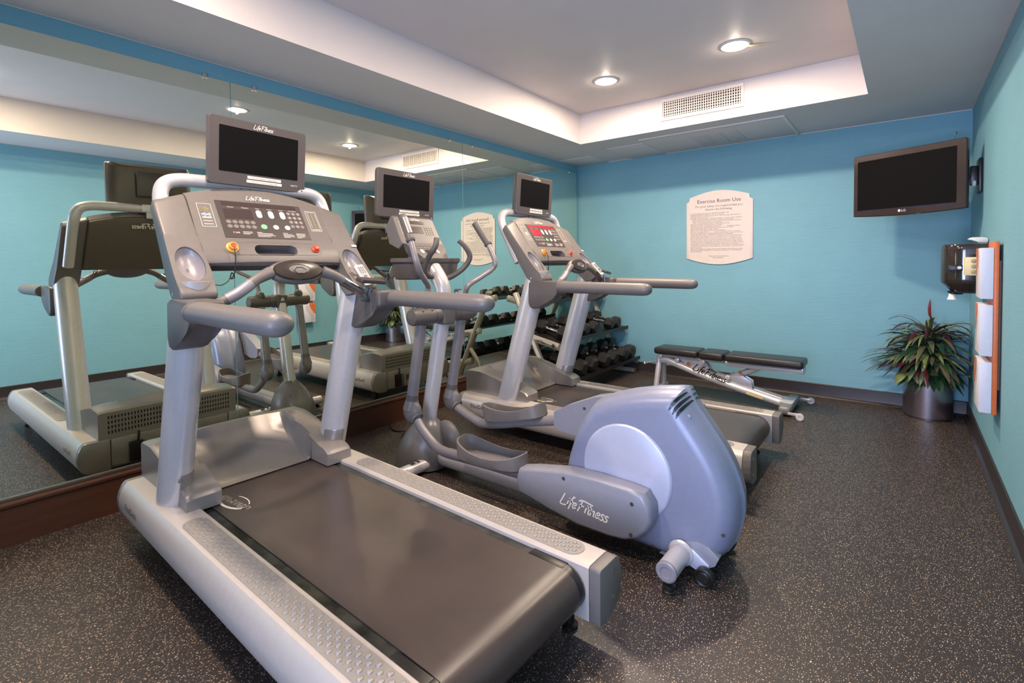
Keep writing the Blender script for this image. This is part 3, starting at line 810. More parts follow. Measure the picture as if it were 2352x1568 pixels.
    for s in (-1, 1):
        seq = [(.515, s*.372, 1.262), (.44, s*.372, 1.40), (.372, s*.370, 1.53), (.352, s*.352, 1.60), (.35, s*.30, 1.627), (.35, s*.20, 1.632), (.35, 0, 1.634)]
        P += seq if s < 0 else seq[::-1][1:]
    arm.tube(P, .029, 20, smooth=7)
    obj('screen_arm', arm, M_TUBE, T)
    return T, con

# first treadmill (near), second beyond the elliptical
A0, ARZ = (.3815, 1.118, 0), -.0175
B0, BRZ = (.5247, 3.1705, 0), .0090
TA, ca = make_treadmill('grey treadmill nearest the camera with a blank dark console display', A0, ARZ)
TB, cb_ = make_treadmill('grey treadmill beyond the elliptical with a red lit console display', B0, BRZ, True)
def tvM(c, yaw, tilt):
    """screen facing +x, yawed about z, tilted so that the top leans to the user"""
    base = Matrix(((0, 0, 1, 0), (1, 0, 0, 0), (0, 1, 0, 0), (0, 0, 0, 1)))
    return Matrix.Translation(c) @ Matrix.Rotation(yaw, 4, 'Z') @ Matrix.Rotation(tilt, 4, 'Y') @ base
tv_part(TA, M=tvM((.405, .030, 1.772), .085, math.radians(4)))
tv_part(TB, M=tvM((.412, -.012, 1.770), .0, math.radians(4)), led=True)
obj('sticker', MB().rrect(frame((.585, .405, 1.352), (0, 1, 0), (-.6, 0, .8)), -.014, -.006, .014, .006, .001, .002), M_WPRINT, TA, 'small white sticker')
obj('sticker', MB().rrect(frame((.585, .405, 1.352), (0, 1, 0), (-.6, 0, .8)), -.014, -.006, .014, .006, .001, .002), M_WPRINT, TB, 'small white sticker')

def white_remote(loc, rot, label):
    t = thing('remote_control', label, 'remote control', loc); t.rotation_euler = rot
    obj('body', MB().box((-.062, -.023, -.009), (.062, .023, .009), .006), M_WHITE, t)
    obj('back', MB().box((-.06, -.0215, -.0125), (.06, .0215, -.008), .004), mat('brown_remote', (92, 66, 52), .4), t)
    k = MB(); fr = frame((0, 0, .009), (0, 1, 0), (-1, 0, 0))
    k.rrect(fr, -.018, -.045, .018, .05, .006, .0006)
    obj('keypad', k, mat('remote_pad', (150, 150, 156), .5), t)
    k = MB()
    k.disc(fr, 0, -.012, .009, .002)
    for r in range(4):
        for c in range(3): k.disc(fr, -.011 + c*.011, .012 + r*.01, .0032, .0016, 8)
    for r in range(2):
        for c in range(3): k.disc(fr, -.011 + c*.011, -.03 - r*.009, .0032, .0016, 8)
    obj('button', k, M_CHARC, t)
    return t
def tl(o, rz, p):
    return (o[0] + p[0]*cos(rz) - p[1]*sin(rz), o[1] + p[0]*sin(rz) + p[1]*cos(rz), p[2])
white_remote(tl(A0, ARZ, (.752, .348, 1.205)), (.25, math.radians(50), .15), 'white remote control standing in the near treadmill cup holder')
white_remote(tl(B0, BRZ, (.752, .348, 1.205)), (.25, math.radians(50), .15), 'white remote control standing in the far treadmill cup holder')

# ------------------------------------------------------------------ elliptical trainer (built in room coordinates, then moved to its base)
EC = 2.114; EO = (1.75, EC, 0)
E = thing('elliptical_trainer', 'blue grey elliptical trainer between the two treadmills', 'elliptical trainer', EO)
def eo(name, mb, m, parent=None, label=None, ang=.55): return obj(name, mb, m, parent or E, label, org=EO, ang=ang)
# rear drive housing: side profile swollen towards the middle
def drive_profile():
    P = [(1.935, .045), (1.897, .16), (1.905, .25), (1.925, .34), (1.955, .43), (2.0, .53), (2.06, .615), (2.14, .655), (2.235, .688), (2.34, .713), (2.435, .728), (2.468, .730),
         (2.488, .695), (2.512, .655), (2.55, .605), (2.588, .553), (2.625, .50), (2.655, .445), (2.68, .385), (2.695, .325), (2.697, .265), (2.688, .205), (2.668, .14), (2.635, .085), (2.59, .045), (2.50, .032), (2.30, .032), (2.1, .035)]
    return P
PFL = drive_profile(); cen = (2.28, .33)
mb = MB(); R = []
for off, k in ((-.128, .80), (-.124, .86), (-.112, .925), (-.085, .965), (-.045, .99), (-.008, 1.0), (-.006, 1.006), (.006, 1.006), (.008, 1.0), (.045, .99), (.085, .965), (.112, .925), (.124, .86), (.128, .80)):
    R.append([(cen[0] + (x-cen[0])*k, EC + off, max(.03, cen[1] + (z-cen[1])*k)) for x, z in PFL])
mb.rings(R)
drive = eo('drive_housing', mb, M_ELL, ang=.9)
# curved vent slits near the crest, laid on the shell on both sides
from mathutils.bvhtree import BVHTree
bv = BVHTree.FromPolygons([v.co for v in drive.data.vertices], [tuple(p.vertices) for p in drive.data.polygons])
def on_shell(x, z, s):
    h = bv.ray_cast(Vector((x - EO[0], s*.3, z)), Vector((0, -s, 0)))
    return (h[0] + h[1]*.0012 + Vector(EO)) if h[0] else None
for s in (-1, 1):
    for S_ in (((2.478, .716), (2.463, .700), (2.446, .676), (2.434, .652)), ((2.489, .700), (2.475, .683), (2.459, .660), (2.449, .637)), ((2.498, .684), (2.486, .668), (2.471, .646), (2.463, .624))):
        vm = MB(); A_, B_ = [], []; Q = []
        for i in range(3):
            for k in range(5 if i < 2 else 6):
                t = k/5; Q.append((S_[i][0]*(1-t) + S_[i+1][0]*t, S_[i][1]*(1-t) + S_[i+1][1]*t))
        for i, (x, z) in enumerate(Q):
            wq = .0066*sin(PI*(i + .6)/(len(Q) + .2))**.6
            p, q = on_shell(x - wq*.8, z + wq*.6, s), on_shell(x + wq*.8, z - wq*.6, s)
            if p and q: A_.append(vm.bm.verts.new(p)); B_.append(vm.bm.verts.new(q))
        for i in range(len(A_) - 1): vm.bm.faces.new((A_[i], B_[i], B_[i+1], A_[i+1]))
        eo('vent_slit', vm, M_BLACK, drive)
    hp_ = on_shell(2.505, .632, s)
    eo('vent_plug', MB().ellipsoid(hp_, (.009, .003, .009), None, 14, 8), M_ELLC, drive)
# silver discs
for s in (-1, 1):
    dm = Matrix.Translation((2.245, EC + s*.118, .352)) @ Matrix.Rotation(-s*PI/2 if s > 0 else PI/2, 4, 'X')
    eo('crank_disc', MB().lathe([(.198, -.006), (.206, .0), (.206, .012), (.2, .018), (.196, .0195), (.05, .023), (.001, .023)], 56, dm, cap=False), M_DISC)
# lower sculpted skirt around the rear stabiliser
for s in (-1, 1):
    sk = [(2.395, .05), (2.46, .052), (2.475, .09), (2.505, .135), (2.55, .15), (2.60, .14), (2.635, .11), (2.62, .075), (2.575, .045)]
    eo('skirt', MB().prism(sk, EC + s*.095, EC + s*.133, 'y', .012, 3), M_ELLC, drive, ang=.7)
sc = MB()
for (x, z) in ((2.03, .585), (2.645, .20), (2.36, .06)):
    for s in (-1, 1): sc.lathe([(.008, 0), (.007, .003), (.001, .003)], 12, Matrix.Translation((x, EC + s*.108 if z > .3 else EC + s*.115, z)) @ Matrix.Rotation(-s*PI/2, 4, 'X'))
eo('screw', sc, M_CHARC, drive)
# base rail and stabilisers
eo('base_rail', MB().tube([(.95, EC, .085), (2.0, EC, .085)], .05, 24, ry=.058, up=(0, 0, 1)), M_TUBE)
fs = eo('front_stabiliser', MB().tube([(.925, EC-.315, .052), (.925, EC+.315, .052)], .036, 24), M_TUBE)
eo('level_mark', MB().box((.905, EC-.215, .0865), (.94, EC-.185, .0895), .001).box((.905, EC-.165, .0865), (.94, EC-.15, .0895), .001), M_CHARC, fs)
rs_ = MB()
for s in (-1, 1):
    
    rs_.lathe([(.046, 0), (.052, .006), (.046, .012)], 28, Matrix.Translation((2.49, EC + s*.135, .088)) @ Matrix.Rotation(-s*PI/2, 4, 'X'))
rs_.tube([(2.49, EC - .295, .088), (2.49, EC + .295, .088)], .040, 28)
rst = eo('rear_stabiliser', rs_, M_TUBE)
for s in (-1, 1):
    eo('end_plug', MB().lathe([(.0405, 0), (.0405, .008), (.034, .012), (.022, .012), (.02, .008), (.001, .008)], 28, Matrix.Translation((2.49, EC + s*.293, .088)) @ Matrix.Rotation(-s*PI/2, 4, 'X')), M_LILAC, rst)
    eo('foot', MB().lathe([(.026, 0), (.026, .007), (.02, .011), (.024, .016), (.024, .028), (.012, .034), (.012, .056)], 24, Matrix.Translation((2.492, EC + s*.272, 0))), M_BLACK)
    eo('wheel', MB().lathe([(.012, -.018), (.03, -.016), (.036, -.010), (.036, .012), (.03, .016), (.024, .012), (.018, .016), (.006, .016)], 28, Matrix.Translation((2.588, EC + s*.160, .037)) @ Matrix.Rotation(-s*PI/2, 4, 'X')), M_BLACK)
    eo('wheel_bracket', MB().prism([(2.49, .13), (2.54, .115), (2.60, .075), (2.60, .035), (2.565, .035), (2.52, .05)], EC + s*.130, EC + s*.142, 'y', .003), M_DISC)
    eo('foot', MB().lathe([(.022, 0), (.022, .008), (.012, .012), (.012, .03)], 18, Matrix.Translation((.925, EC + s*.28, 0))), M_BLACK)
# front mast shroud
mb = MB(); R = []
for t in range(9):
    a = t/8; z = .012 + .285*a
    l = .135*(1-a**2.3) + .052; wv = .125*(1-a**2.4) + .048
    cx_ = .80 + .05*a
    R.append([(cx_ + l*cos(2*PI*j/28)*(1.0 if cos(2*PI*j/28) < 0 else 1.0), EC + wv*sin(2*PI*j/28), z) for j in range(28)])
R.append([(cx_ + .04*cos(2*PI*j/28), EC + .04*sin(2*PI*j/28), .30) for j in range(28)])
mb.rings(R); shr = eo('mast_shroud', mb, mat('shroud_grey', (116, 112, 112), .34, .2, .03), ang=.8)
hump = MB().ellipsoid((.955, EC+.055, .13), (.115, .062, .155), None, 24, 16)
eo('shroud_cover', hump, M_GREY, shr)
eo('shroud_screw', MB().lathe([(.006, 0), (.006, .003)], 10, Matrix.Translation((.72, EC-.07, .2)) @ Matrix.Rotation(PI/2.5, 4, 'X')), M_BLACK, shr)
# mast, bent towards the console
eo('mast', MB().tube([(.845, EC, .24), (.985, EC, .93)], .047, 28), M_TUBE)
eo('upper_mast', MB().tube([(.988, EC, .95), (.998, EC, 1.06), (.985, EC, 1.13), (.93, EC, 1.205), (.86, EC, 1.27)], [.047, .047, .048, .05, .052], 24, smooth=6), M_TUBE)
# pivot head
ph = MB().tube([(1.0, EC-.262, .955), (1.0, EC-.255, .955), (1.0, EC-.24, .955), (1.0, EC+.24, .955), (1.0, EC+.255, .955), (1.0, EC+.262, .955)], [.03, .044, .05, .05, .044, .03], 28)
piv = eo('pivot_head', ph, M_GREYD)
eo('pivot_block', MB().box((.945, EC-.048, .895), (1.056, EC+.048, 1.008), .012, 3), M_GREYD, piv)
sc = MB()
for s in (-1, 1):
    sc.tube([(1.0, EC + s*.098, .955), (1.0, EC + s*.101, .955)], .0512, 28)
    for dy in (.13, .20):
        for z in (.985, .925): sc.lathe([(.006, 0), (.006, .003)], 10, Matrix.Translation((1.038, EC + s*dy, z)) @ Matrix.Rotation(PI/2, 4, 'Y'))
eo('screw', sc, M_CHARC, piv)
# moving arms and pedal arms
for s, pz, arm_x in ((-1, .395, .885), (1, .39, .89)):
    y = EC + s*.165
    la = eo('swing_arm', MB().tube([(.893, y, .44), (.905, y, .52), (.985, y, .91)], [.034, .033, .031], 24, smooth=2), M_GREY if False else mat('swing_arm_grey', (122, 116, 118), .36, .15, .03))
    eo('arm_sleeve', MB().tube([(.889, y, .435), (.899, y, .487)], [.0375, .0345], 24), M_GREYD, la)
    kn = MB()
    kn.ellipsoid((.895, y, .383), (.068, .043, .070), None, 32, 20)
    kn.tube([(.886, y, .40), (.892, y, .452)], [.05, .0375], 28)
    kno = eo('knuckle', kn, M_GREY, la)
    eo('knuckle_socket', MB().lathe([(.001, 0), (.034, .001), (.036, .004), (.030, .010), (.001, .010)], 24, Matrix.Translation((.936, y, .352)) @ Matrix.Rotation(PI/2+.55, 4, 'Y') @ Matrix.Diagonal((1, .95, 1, 1))), M_CHARC, la)
    eo('knuckle_rim', MB().lathe([(.033, -.006), (.040, -.004), (.042, .004), (.037, .010), (.033, .006)], 28, Matrix.Translation((.936, y, .352)) @ Matrix.Rotation(PI/2+.55, 4, 'Y') @ Matrix.Diagonal((1, .95, 1, 1)), cap=False), M_GREY, la)
    # pedal tube
    if s < 0: pt = [(.915, y, .358), (.985, y, .288), (1.09, y, .218), (1.17, y, .202), (1.28, y, .204), (1.5, y, .212), (1.78, y, .218)]
    else: pt = [(.915, y, .352), (1.0, y, .318), (1.12, y, .282), (1.2, y, .280), (1.32, y, .306), (1.5, y, .352), (1.78, y, .415)]
    eo('pedal_arm', MB().tube(pt, .027, 22, smooth=6), MATS['swing_arm_grey'])
    # pedal tray
    ax, az = (1.295, .222) if s < 0 else (1.20, .312)
    sl = .055 if s < 0 else .235
    Mp = Matrix.Translation((ax, y, az)) @ Matrix.Rotation(-math.atan(sl), 4, 'Y')
    L_ = .43; inner = -s     # the tall side is next to the machine
    out = []
    for k in range(40):
        a = 2*PI*k/40
        # rounded tray outline, narrow toe at the front
        cx2, cy2 = cos(a), sin(a)
        ex = abs(cx2)**(2/3.4)*math.copysign(1, cx2); ey = abs(cy2)**(2/3.4)*math.copysign(1, cy2)
        wd = .082*(1 - .10*max(0, -ex))
        out.append((L_/2 + L_/2*ex, wd*ey))
    def rim(x, yy):
        t = x/L_
        inn_ = (yy*inner/.082)
        h = .052 + .045*(1-t)**2 + .018*t**3 - .022*sin(PI*t)
        return h + .012*max(0, inn_)*(1-t) - .012*max(0, -inn_)*(1-t)
    tr_ = MB()
    O = [[Mp @ Vector((L_/2 + (x-L_/2)*.94, yy*.9, -.012)) for x, yy in out], [Mp @ Vector((x, yy, .0)) for x, yy in out], [Mp @ Vector((x*1.0, yy, rim(x, yy))) for x, yy in out],
         [Mp @ Vector((L_/2 + (x-L_/2)*.955, yy*.90, rim(x, yy)+.001)) for x, yy in out], [Mp @ Vector((L_/2 + (x-L_/2)*.94, yy*.87, .010)) for x, yy in out]]
    tr_.rings(O)
    pd = eo('pedal', tr_, M_GREY, ang=.6)
    tread = MB()
    for k in range(24):
        x = .06 + .30*k/23
        tread.box((x-.0032, -.058, .010), (x+.0032, .058, .0125), M=Mp)
    eo('tread', tread, M_LILAC, pd)
    # crank cover, the long rounded housing at the rear end of the pedal arm
    yc = EC + s*.175
    if s < 0:
        pr = [(1.722, .262), (1.80, .282), (1.99, .318), (2.15, .327), (2.30, .323), (2.362, .315), (2.392, .27), (2.397, .22), (2.38, .17), (2.34, .125), (2.28, .098), (2.21, .09), (2.05, .090), (1.90, .115), (1.775, .143), (1.716, .155), (1.708, .21)]
    else:
        pr = [(1.70, .452), (1.79, .505), (1.95, .575), (2.05, .60), (2.15, .585), (2.19, .53), (2.18, .47), (2.13, .42), (2.03, .385), (1.85, .348), (1.745, .355), (1.70, .38)]
    cp = [(sum(p[0] for p in pr)/len(pr)), (sum(p[1] for p in pr)/len(pr))]
    R = []
    for off, k in ((-.045, .86), (-.041, .94), (-.03, .985), (-.012, 1.0), (.03, 1.0), (.031, .985), (.034, .985), (.035, 1.0), (.045, .97)):
        R.append([(cp[0] + (x-cp[0])*(1-(1-k)*.35), yc - s*(-off), cp[1] + (z-cp[1])*k) for x, z in pr] if s > 0 else [(cp[0] + (x-cp[0])*(1-(1-k)*.35), yc + off, cp[1] + (z-cp[1])*k) for x, z in pr])
    if s > 0:
        R = [[(x, 2*yc - yy, z) for x, yy, z in r] for r in R]
    cc = eo('crank_cover', MB().rings(R), M_ELLC, ang=.75)
    if s < 0:
        l = MB(); f2 = frame((2.075, yc-.0452, .185), (1, 0, -.075), (.075, 0, 1)); script(l, lambda a, b_, h=0.: f2(a, b_, h+.0006), 'Life Fitness', .053, 0.012, 0, .12)
        eo('lettering', l, M_WPRINT, cc)
        sc = MB()
        for (x, z) in ((2.315, .265), (2.31, .135), (1.985, .285)): sc.lathe([(.0085, 0), (.0085, .003)], 12, Matrix.Translation((x, yc-.0435, z)) @ Matrix.Rotation(PI/2, 4, 'X'))
        eo('screw', sc, M_CHARC, cc)
# upper moving handles with grips
HL = [(.99, EC-.165, .99), (1.035, EC-.165, 1.085), (1.047, EC-.166, 1.13), (1.085, EC-.228, 1.172), (1.122, EC-.292, 1.215), (1.135, EC-.33, 1.28), (1.10, EC-.335, 1.385)]
HR = [(.99, EC+.165, .99), (1.025, EC+.165, 1.075), (1.05, EC+.172, 1.125), (1.08, EC+.25, 1.172), (1.11, EC+.325, 1.222), (1.125, EC+.335, 1.27), (1.07, EC+.333, 1.38)]
for P, tip in ((HL, (1.035, EC-.338, 1.525)), (HR, (.965, EC+.325, 1.522))):
    mh = eo('moving_handle', MB().tube(P, .0165, 18, smooth=7), M_GREY if False else mat('handle_paint', (140, 132, 134), .28, .2, .03))
    eo('ball_cap', MB().ellipsoid((.992, P[0][1], 1.0), (.036, .036, .044), None, 20, 14), M_GREYD, mh)
    q = Vector(P[-1]); e = Vector(tip); d = (e - q).normalized()
    g = MB().tube([q - d*.006, q + d*.004, q + d*.012, e - d*.004, e], [.024, .026, .0225, .0235, .018], 18)
    eo('grip', g, M_GREYD, mh)
    if P is HL: eo('pulse_plate', MB().box((-.010, -.019, -.05), (.028, .019, .05), .008, M=Matrix.Translation(q + d*.085) @ d.to_track_quat('Z', 'X').to_matrix().to_4x4()) if False else MB().tube([q + d*.035 + Vector((.006, 0, .002)), q + d*.13 + Vector((.006, 0, .002))], .0205, 16), M_STEEL, mh)
# fixed bullhorn bars
for s in (-1, 1):
    B_ = [(.955, EC + s*.03, 1.175), (.952, EC + s*.085, 1.195), (.965, EC + s*.115, 1.235), (1.01, EC + s*.122, 1.30), (1.045, EC + s*.105, 1.36), (1.04, EC + s*.088, 1.405)]
    if s > 0: B_ = [(.985, EC + .03, 1.165), (1.01, EC + .075, 1.185), (1.045, EC + .135, 1.235), (1.075, EC + .155, 1.30), (1.06, EC + .125, 1.365), (1.035, EC + .10, 1.40)]
    eo('fixed_bar', MB().tube(B_, .0165, 18, smooth=7), M_GREYD)
# accessory tray
tp = [(.715, -.13), (.80, -.225), (.84, -.228), (.93, -.18), (.955, .175), (.87, .235), (.82, .235), (.715, .13)]
R = []
for k, z in ((.86, 1.165), (.90, 1.17), (.93, 1.19), (.985, 1.258), (1.03, 1.266), (1.045, 1.27), (1.045, 1.29), (1.0, 1.292), (.95, 1.285), (.9, 1.262)):
    R.append([(.82 + (x-.82)*k, EC + v_*k, z) for x, v_ in tp])
eo('accessory_tray', MB().rings(R), M_GREYD, ang=.5)
# console head
hp = [(.698, 1.545), (.715, 1.555), (.735, 1.545), (.815, 1.40), (.835, 1.378), (.79, 1.345), (.70, 1.38), (.66, 1.48)]
R = []
for off, k in ((-.16, .93), (-.155, .98), (-.14, 1.), (.14, 1.), (.155, .98), (.16, .93)):
    R.append([(.75 + (x-.75)*k, EC + off*(1.0 if z > 1.4 else 1.04), 1.45 + (z-1.45)*k) for x, z in hp])
ch_ = eo('console', MB().rings(R), M_GREY, ang=.6)
lowp = [(.82, 1.375), (.845, 1.382), (.94, 1.292), (.93, 1.27), (.86, 1.27), (.80, 1.33)]
R = []
for v_ in (-1, -.96, -.5, 0, .5, .96, 1):
    R.append([(x, EC + v_*(.155 if z > 1.36 else .10 if z < 1.3 else .12), z) for x, z in lowp])
eo('keypad_deck', MB().rings(R), M_GREY, ch_, ang=.6)
Ea = Vector((.737, EC, 1.543)); Eb = Vector((.813, EC, 1.403)); ed = (Eb - Ea).normalized()
EF = frame(Ea, (0, 1, 0), -ed)
eo('readout_window', MB().rrect(EF, -.062, -.04, .07, -.02, .003, .0015), M_LED, ch_)
eo('readout_window', MB().rrect(EF, -.06, -.108, .04, -.06, .003, .0015), M_LED, ch_)
kp = MB()
for r in range(4):
    for c in range(4): kp.disc(EF, .065 + c*.019, -.062 - r*.0165, .0075, .0022, 10)
eo('keypad', kp, M_KEY, ch_)
l = MB(); script(l, lambda a, b_, h=0.: EF(a, b_, h+.001), 'Life Fitness', .016, 0, -.008); eo('lettering', l, M_WPRINT, ch_)
l = MB()
for a, b_ in (((-.135, -.03), (-.085, -.03)), ((-.085, -.03), (-.085, -.115)), ((-.085, -.115), (-.135, -.115)), ((-.135, -.115), (-.135, -.03))): l.ribbon(EF, [a, b_], .0014, .001)
eo('printed_chart', l, M_WPRINT, ch_)
Ka = Vector((.846, EC, 1.382)); Kb = Vector((.94, EC, 1.293)); kd = (Kb - Ka).normalized(); KF = frame(Ka, (0, 1, 0), -kd)
kp = MB()
for r in range(2):
    for c in range(5): kp.disc(KF, -.085 + c*.026, -.022 - r*.02, .010, .002, 12, .007)
eo('keypad', kp, M_KEY, ch_)
eo('start_key', MB().disc(KF, .05, -.022, .012, .0025, 14), M_GREEN, ch_, 'green start key')
eo('control_key', MB().rrect(KF, -.085, -.088, -.062, -.055, .010, .0025).rrect(KF, .045, -.088, .062, -.06, .008, .0025), M_WHITE, ch_)
eo('readout_window', MB().rrect(KF, -.045, -.085, .03, -.058, .004, .002), M_LED, ch_)
eo('screen_post', MB().tube([(.66, EC+.03, 1.42), (.60, EC+.03, 1.60)], .022, 16), M_CHARC)
et = tv_part(None, M=tvM((.640, EC+.034, 1.703), .0, math.radians(3)), led=True)
et.data.transform(Matrix.Translation(-Vector(EO)));
for c in et.children: c.data.transform(Matrix.Translation(-Vector(EO)))
et.parent = E
# remote strapped to the elliptical mast
rm = thing('remote_control', 'dark remote control with blue dial strapped to the elliptical mast', 'remote control', (1.072, EC+.05, 1.075)); rm.rotation_euler = (0, math.radians(8), -.5)
obj('body', MB().box((-.011, -.024, -.07), (.011, .024, .03), .006), M_CHARC, rm)
fr = frame((.0112, 0, 0), (0, 1, 0), (0, 0, 1)); k = MB()
for r in range(3):
    for c in range(3): k.rrect(fr, -.001 + c*.0085-.0, .016 - r*.011, .005 + c*.0085, .023 - r*.011, .001, .001)
obj('button', k, M_WHITE, rm)
k = MB()
k.disc(fr, -.012, .008, .009, .0006, 16); obj('dial', k, mat('blue_dial', (90, 110, 190), .4), rm)
k = MB().ribbon(fr, [(-.019, .001), (-.005, .015)], .0024, .0012).ribbon(fr, [(-.019, .015), (-.005, .001)], .0024, .0012); obj('cross_mark', k, M_WHITE, rm)
# coiled mains cable on the floor in front of the elliptical
cbm = MB().tube([(.70, 2.30, .012), (.55, 2.34, .006), (.40, 2.30, .006), (.30, 2.36, .006), (.36, 2.44, .006), (.50, 2.42, .012), (.42, 2.34, .018), (.30, 2.42, .012), (.18, 2.38, .006), (.06, 2.42, .02)], .005, 8, smooth=8)
tag(obj('power_cable', cbm, M_BLACK), 'loose black mains cable on the floor between elliptical and mirror', 'cable')

# ------------------------------------------------------------------ dumbbell rack and dumbbells
RK = (.42, 4.55, 0)
K = thing('dumbbell_rack', 'silver three shelf dumbbell rack in the mirror corner', 'rack', RK)
def ko(name, mb, m, parent=None): return obj(name, mb, m, parent or K, org=RK)
M_RACK = mat('rack_paint', (176, 168, 156), .3, .35, .03)
for y in (3.885, 5.300):
    ko('side_post', MB().tube([(.175, y, .96), (.25, y, .80), (.45, y, .38), (.615, y, .05)], .026, 16, ry=.04, up=(0, 1, 0)), M_RACK)
    ko('brace', MB().tube([(.46, y, .37), (.40, y, .30), (.33, y, .21), (.30, y, .10), (.295, y, .03)], .024, 16, smooth=6), M_RACK)
    ko('foot', MB().box((.12, y-.028, .004), (.78, y+.028, .052), .012, 3), M_RACK)
    ko('foot_cap', MB().box((.775, y-.03, .002), (.79, y+.03, .056), .006), M_GREYD)
    for (x0, z0, x1, z1) in ((.08, .905, .40, .845), (.30, .555, .68, .475), (.42, .225, .82, .145)):
        a = ko('shelf_arm', MB().tube([(x0, y, z0), (x1, y, z1)], .024, 12, ry=.034, up=(0, 0, 1)), M_RACK)
        if y < 4 and z0 == .555:
            l = MB(); fr = frame((.49, y-.0245, .515), (1, 0, -.21), (.21, 0, 1)); script(l, lambda a_, b_, h=0.: fr(a_, b_, h+.001), 'Life Fitness', .026)
            ko('lettering', l, M_BPRINT, a)
            ko('bolt', MB().lathe([(.018, 0), (.018, .004), (.001, .005)], 16, Matrix.Translation((.36, y-.023, .542)) @ Matrix.Rotation(PI/2, 4, 'X')).lathe([(.018, 0), (.018, .004), (.001, .005)], 16, Matrix.Translation((.63, y-.023, .486)) @ Matrix.Rotation(PI/2, 4, 'X')), M_CHARC, a)
SH = ((.09, .405, .925, .862, .052), (.31, .69, .590, .508, .062), (.42, .835, .265, .175, .073))
for x0, x1, z0, z1, r in SH:
    ko('shelf', MB().prism([(x0, z0-.006), (x0, z0+.02), (x0+.004, z0+.02), (x0+.006, z0), (x1-.006, z1), (x1-.003, z1+.022), (x1, z1+.022), (x1, z1-.016), (x1-.006, z1-.008)], 3.90, 5.325, 'y'), M_BLACK if x0 > .2 else M_BLACK)
def make_dumbbell(r, half, hl):
    """hexagonal rubber heads on a chrome handle; handle along local x, resting on z = 0"""
    t = thing('dumbbell', '', 'dumbbell')
    g = MB().tube([(-half+.01, 0, r), (-half*.62, 0, r), (-half*.5, 0, r), (0, 0, r), (half*.5, 0, r), (half*.62, 0, r), (half-.01, 0, r)], [.014, .014, .0155, .018, .0155, .014, .014], 14)
    for s in (-1, 1): g.lathe([(.02, 0), (.02, .007), (.016, .012)], 14, Matrix.Translation((s*(half - hl/2 - .018), 0, r)) @ Matrix.Rotation(s*PI/2, 4, 'Y'))
    obj('handle', g, M_CHROME, t)
    for s in (-1, 1):
        R = []
        for q, k in ((-hl/2, .60), (-hl/2+.004, .72), (-hl*.30, 1.0), (hl*.30, 1.0), (hl/2-.004, .78), (hl/2, .66)):
            R.append([(s*(half + q), r*k/cos(PI/6)*cos(PI/6 + PI/3*j) if False else r*1.1*k*sin(PI/6 + PI/3*j + PI/6 - PI/6), r - r*1.1*cos(PI/6)*k*0 + r*1.1*k*cos(PI/6 + PI/3*j)*1.0) for j in range(6)])
        zmin = min(p[2] for q in R for p in q)
        R = [[(x, yv, z - zmin*.0) for x, yv, z in q] for q in R]
        obj('head', MB().rings(R), M_RUBBER, t, ang=.2)
    return t
ORD = ['nearest the camera', 'second from the near end', 'third from the near end', 'third from the back wall', 'second from the back wall', 'closest to the back wall']
for (x0, x1, z0, z1, r), ys, half, hl, nm in ((SH[0], (4.0, 4.13, 4.33, 4.46, 4.70, 4.84), .088, .075, 'top'), (SH[1], (4.03, 4.20, 4.42, 4.60, 4.965, 5.12), .123, .098, 'middle'), (SH[2], (4.10, 4.30, 4.565, 4.76, 4.995, 5.17), .130, .115, 'bottom')):
    first = make_dumbbell(r, half, hl)
    ang_ = math.atan2(z0 - z1, x1 - x0)
    low = r - r*1.1*cos(PI/6)
    for i, y in enumerate(ys):
        d = first if i == 0 else copy_tree(first)
        xm = (x0 + x1)/2 + (.0 if nm != 'bottom' else 0.005)
        zm = z0 + (z1 - z0)*(xm - x0)/(x1 - x0)
        # seat the flat lower side of the heads on the sloping shelf
        lift = -low + .003
        d.location = (xm + sin(ang_)*lift, y, zm + cos(ang_)*lift); d.rotation_euler = (0, ang_, 0)
        tag(d, 'black rubber hex dumbbell on the %s rack shelf, %s' % (nm, ORD[i]), 'dumbbell', 'dumbbells on the %s rack shelf' % nm)

# ------------------------------------------------------------------ weight bench
BO = (1.95, 4.74, 0)
Bn = thing('weight_bench', 'adjustable weight bench with three black pads along the back wall', 'bench', BO)
def bo(name, mb, m, parent=None, label=None, ang=.55): return obj(name, mb, m, parent or Bn, label, org=BO, ang=ang)
def pad(x0, x1, z0, z1, hw0, hw1, dz):
    mb = MB(); mb.prism([(x0, z0), (x1, z0-dz), (x1, z1-dz), (x0, z1)], 4.74-hw0, 4.74+hw0, 'y', .022, 4, f=[4.74-hw0, 4.74-hw1, 4.74-hw1, 4.74-hw0], g=[4.74+hw0, 4.74+hw1, 4.74+hw1, 4.74+hw0])
    return mb
for nm, mb in (('front_pad', pad(1.285, 1.70, .372, .436, .125, .135, .0)), ('seat_pad', pad(1.71, 1.925, .366, .436, .135, .135, .0)), ('back_pad', pad(1.935, 2.545, .372, .437, .135, .135, .0))):
    bo(nm, mb, M_LEATHER, ang=.8)
bo('pad_frame', MB().tube([(1.93, 4.68, .345), (2.53, 4.68, .345)], .017, 14, ry=.024, up=(0, 0, 1)).tube([(1.93, 4.80, .345), (2.53, 4.80, .345)], .017, 14, ry=.024, up=(0, 0, 1)).box((2.50, 4.67, .32), (2.54, 4.81, .372), .006), M_BENCH)
bo('seat_frame', MB().tube([(1.30, 4.69, .355), (1.92, 4.69, .352)], .015, 12).tube([(1.30, 4.79, .355), (1.92, 4.79, .352)], .015, 12), M_BENCH)
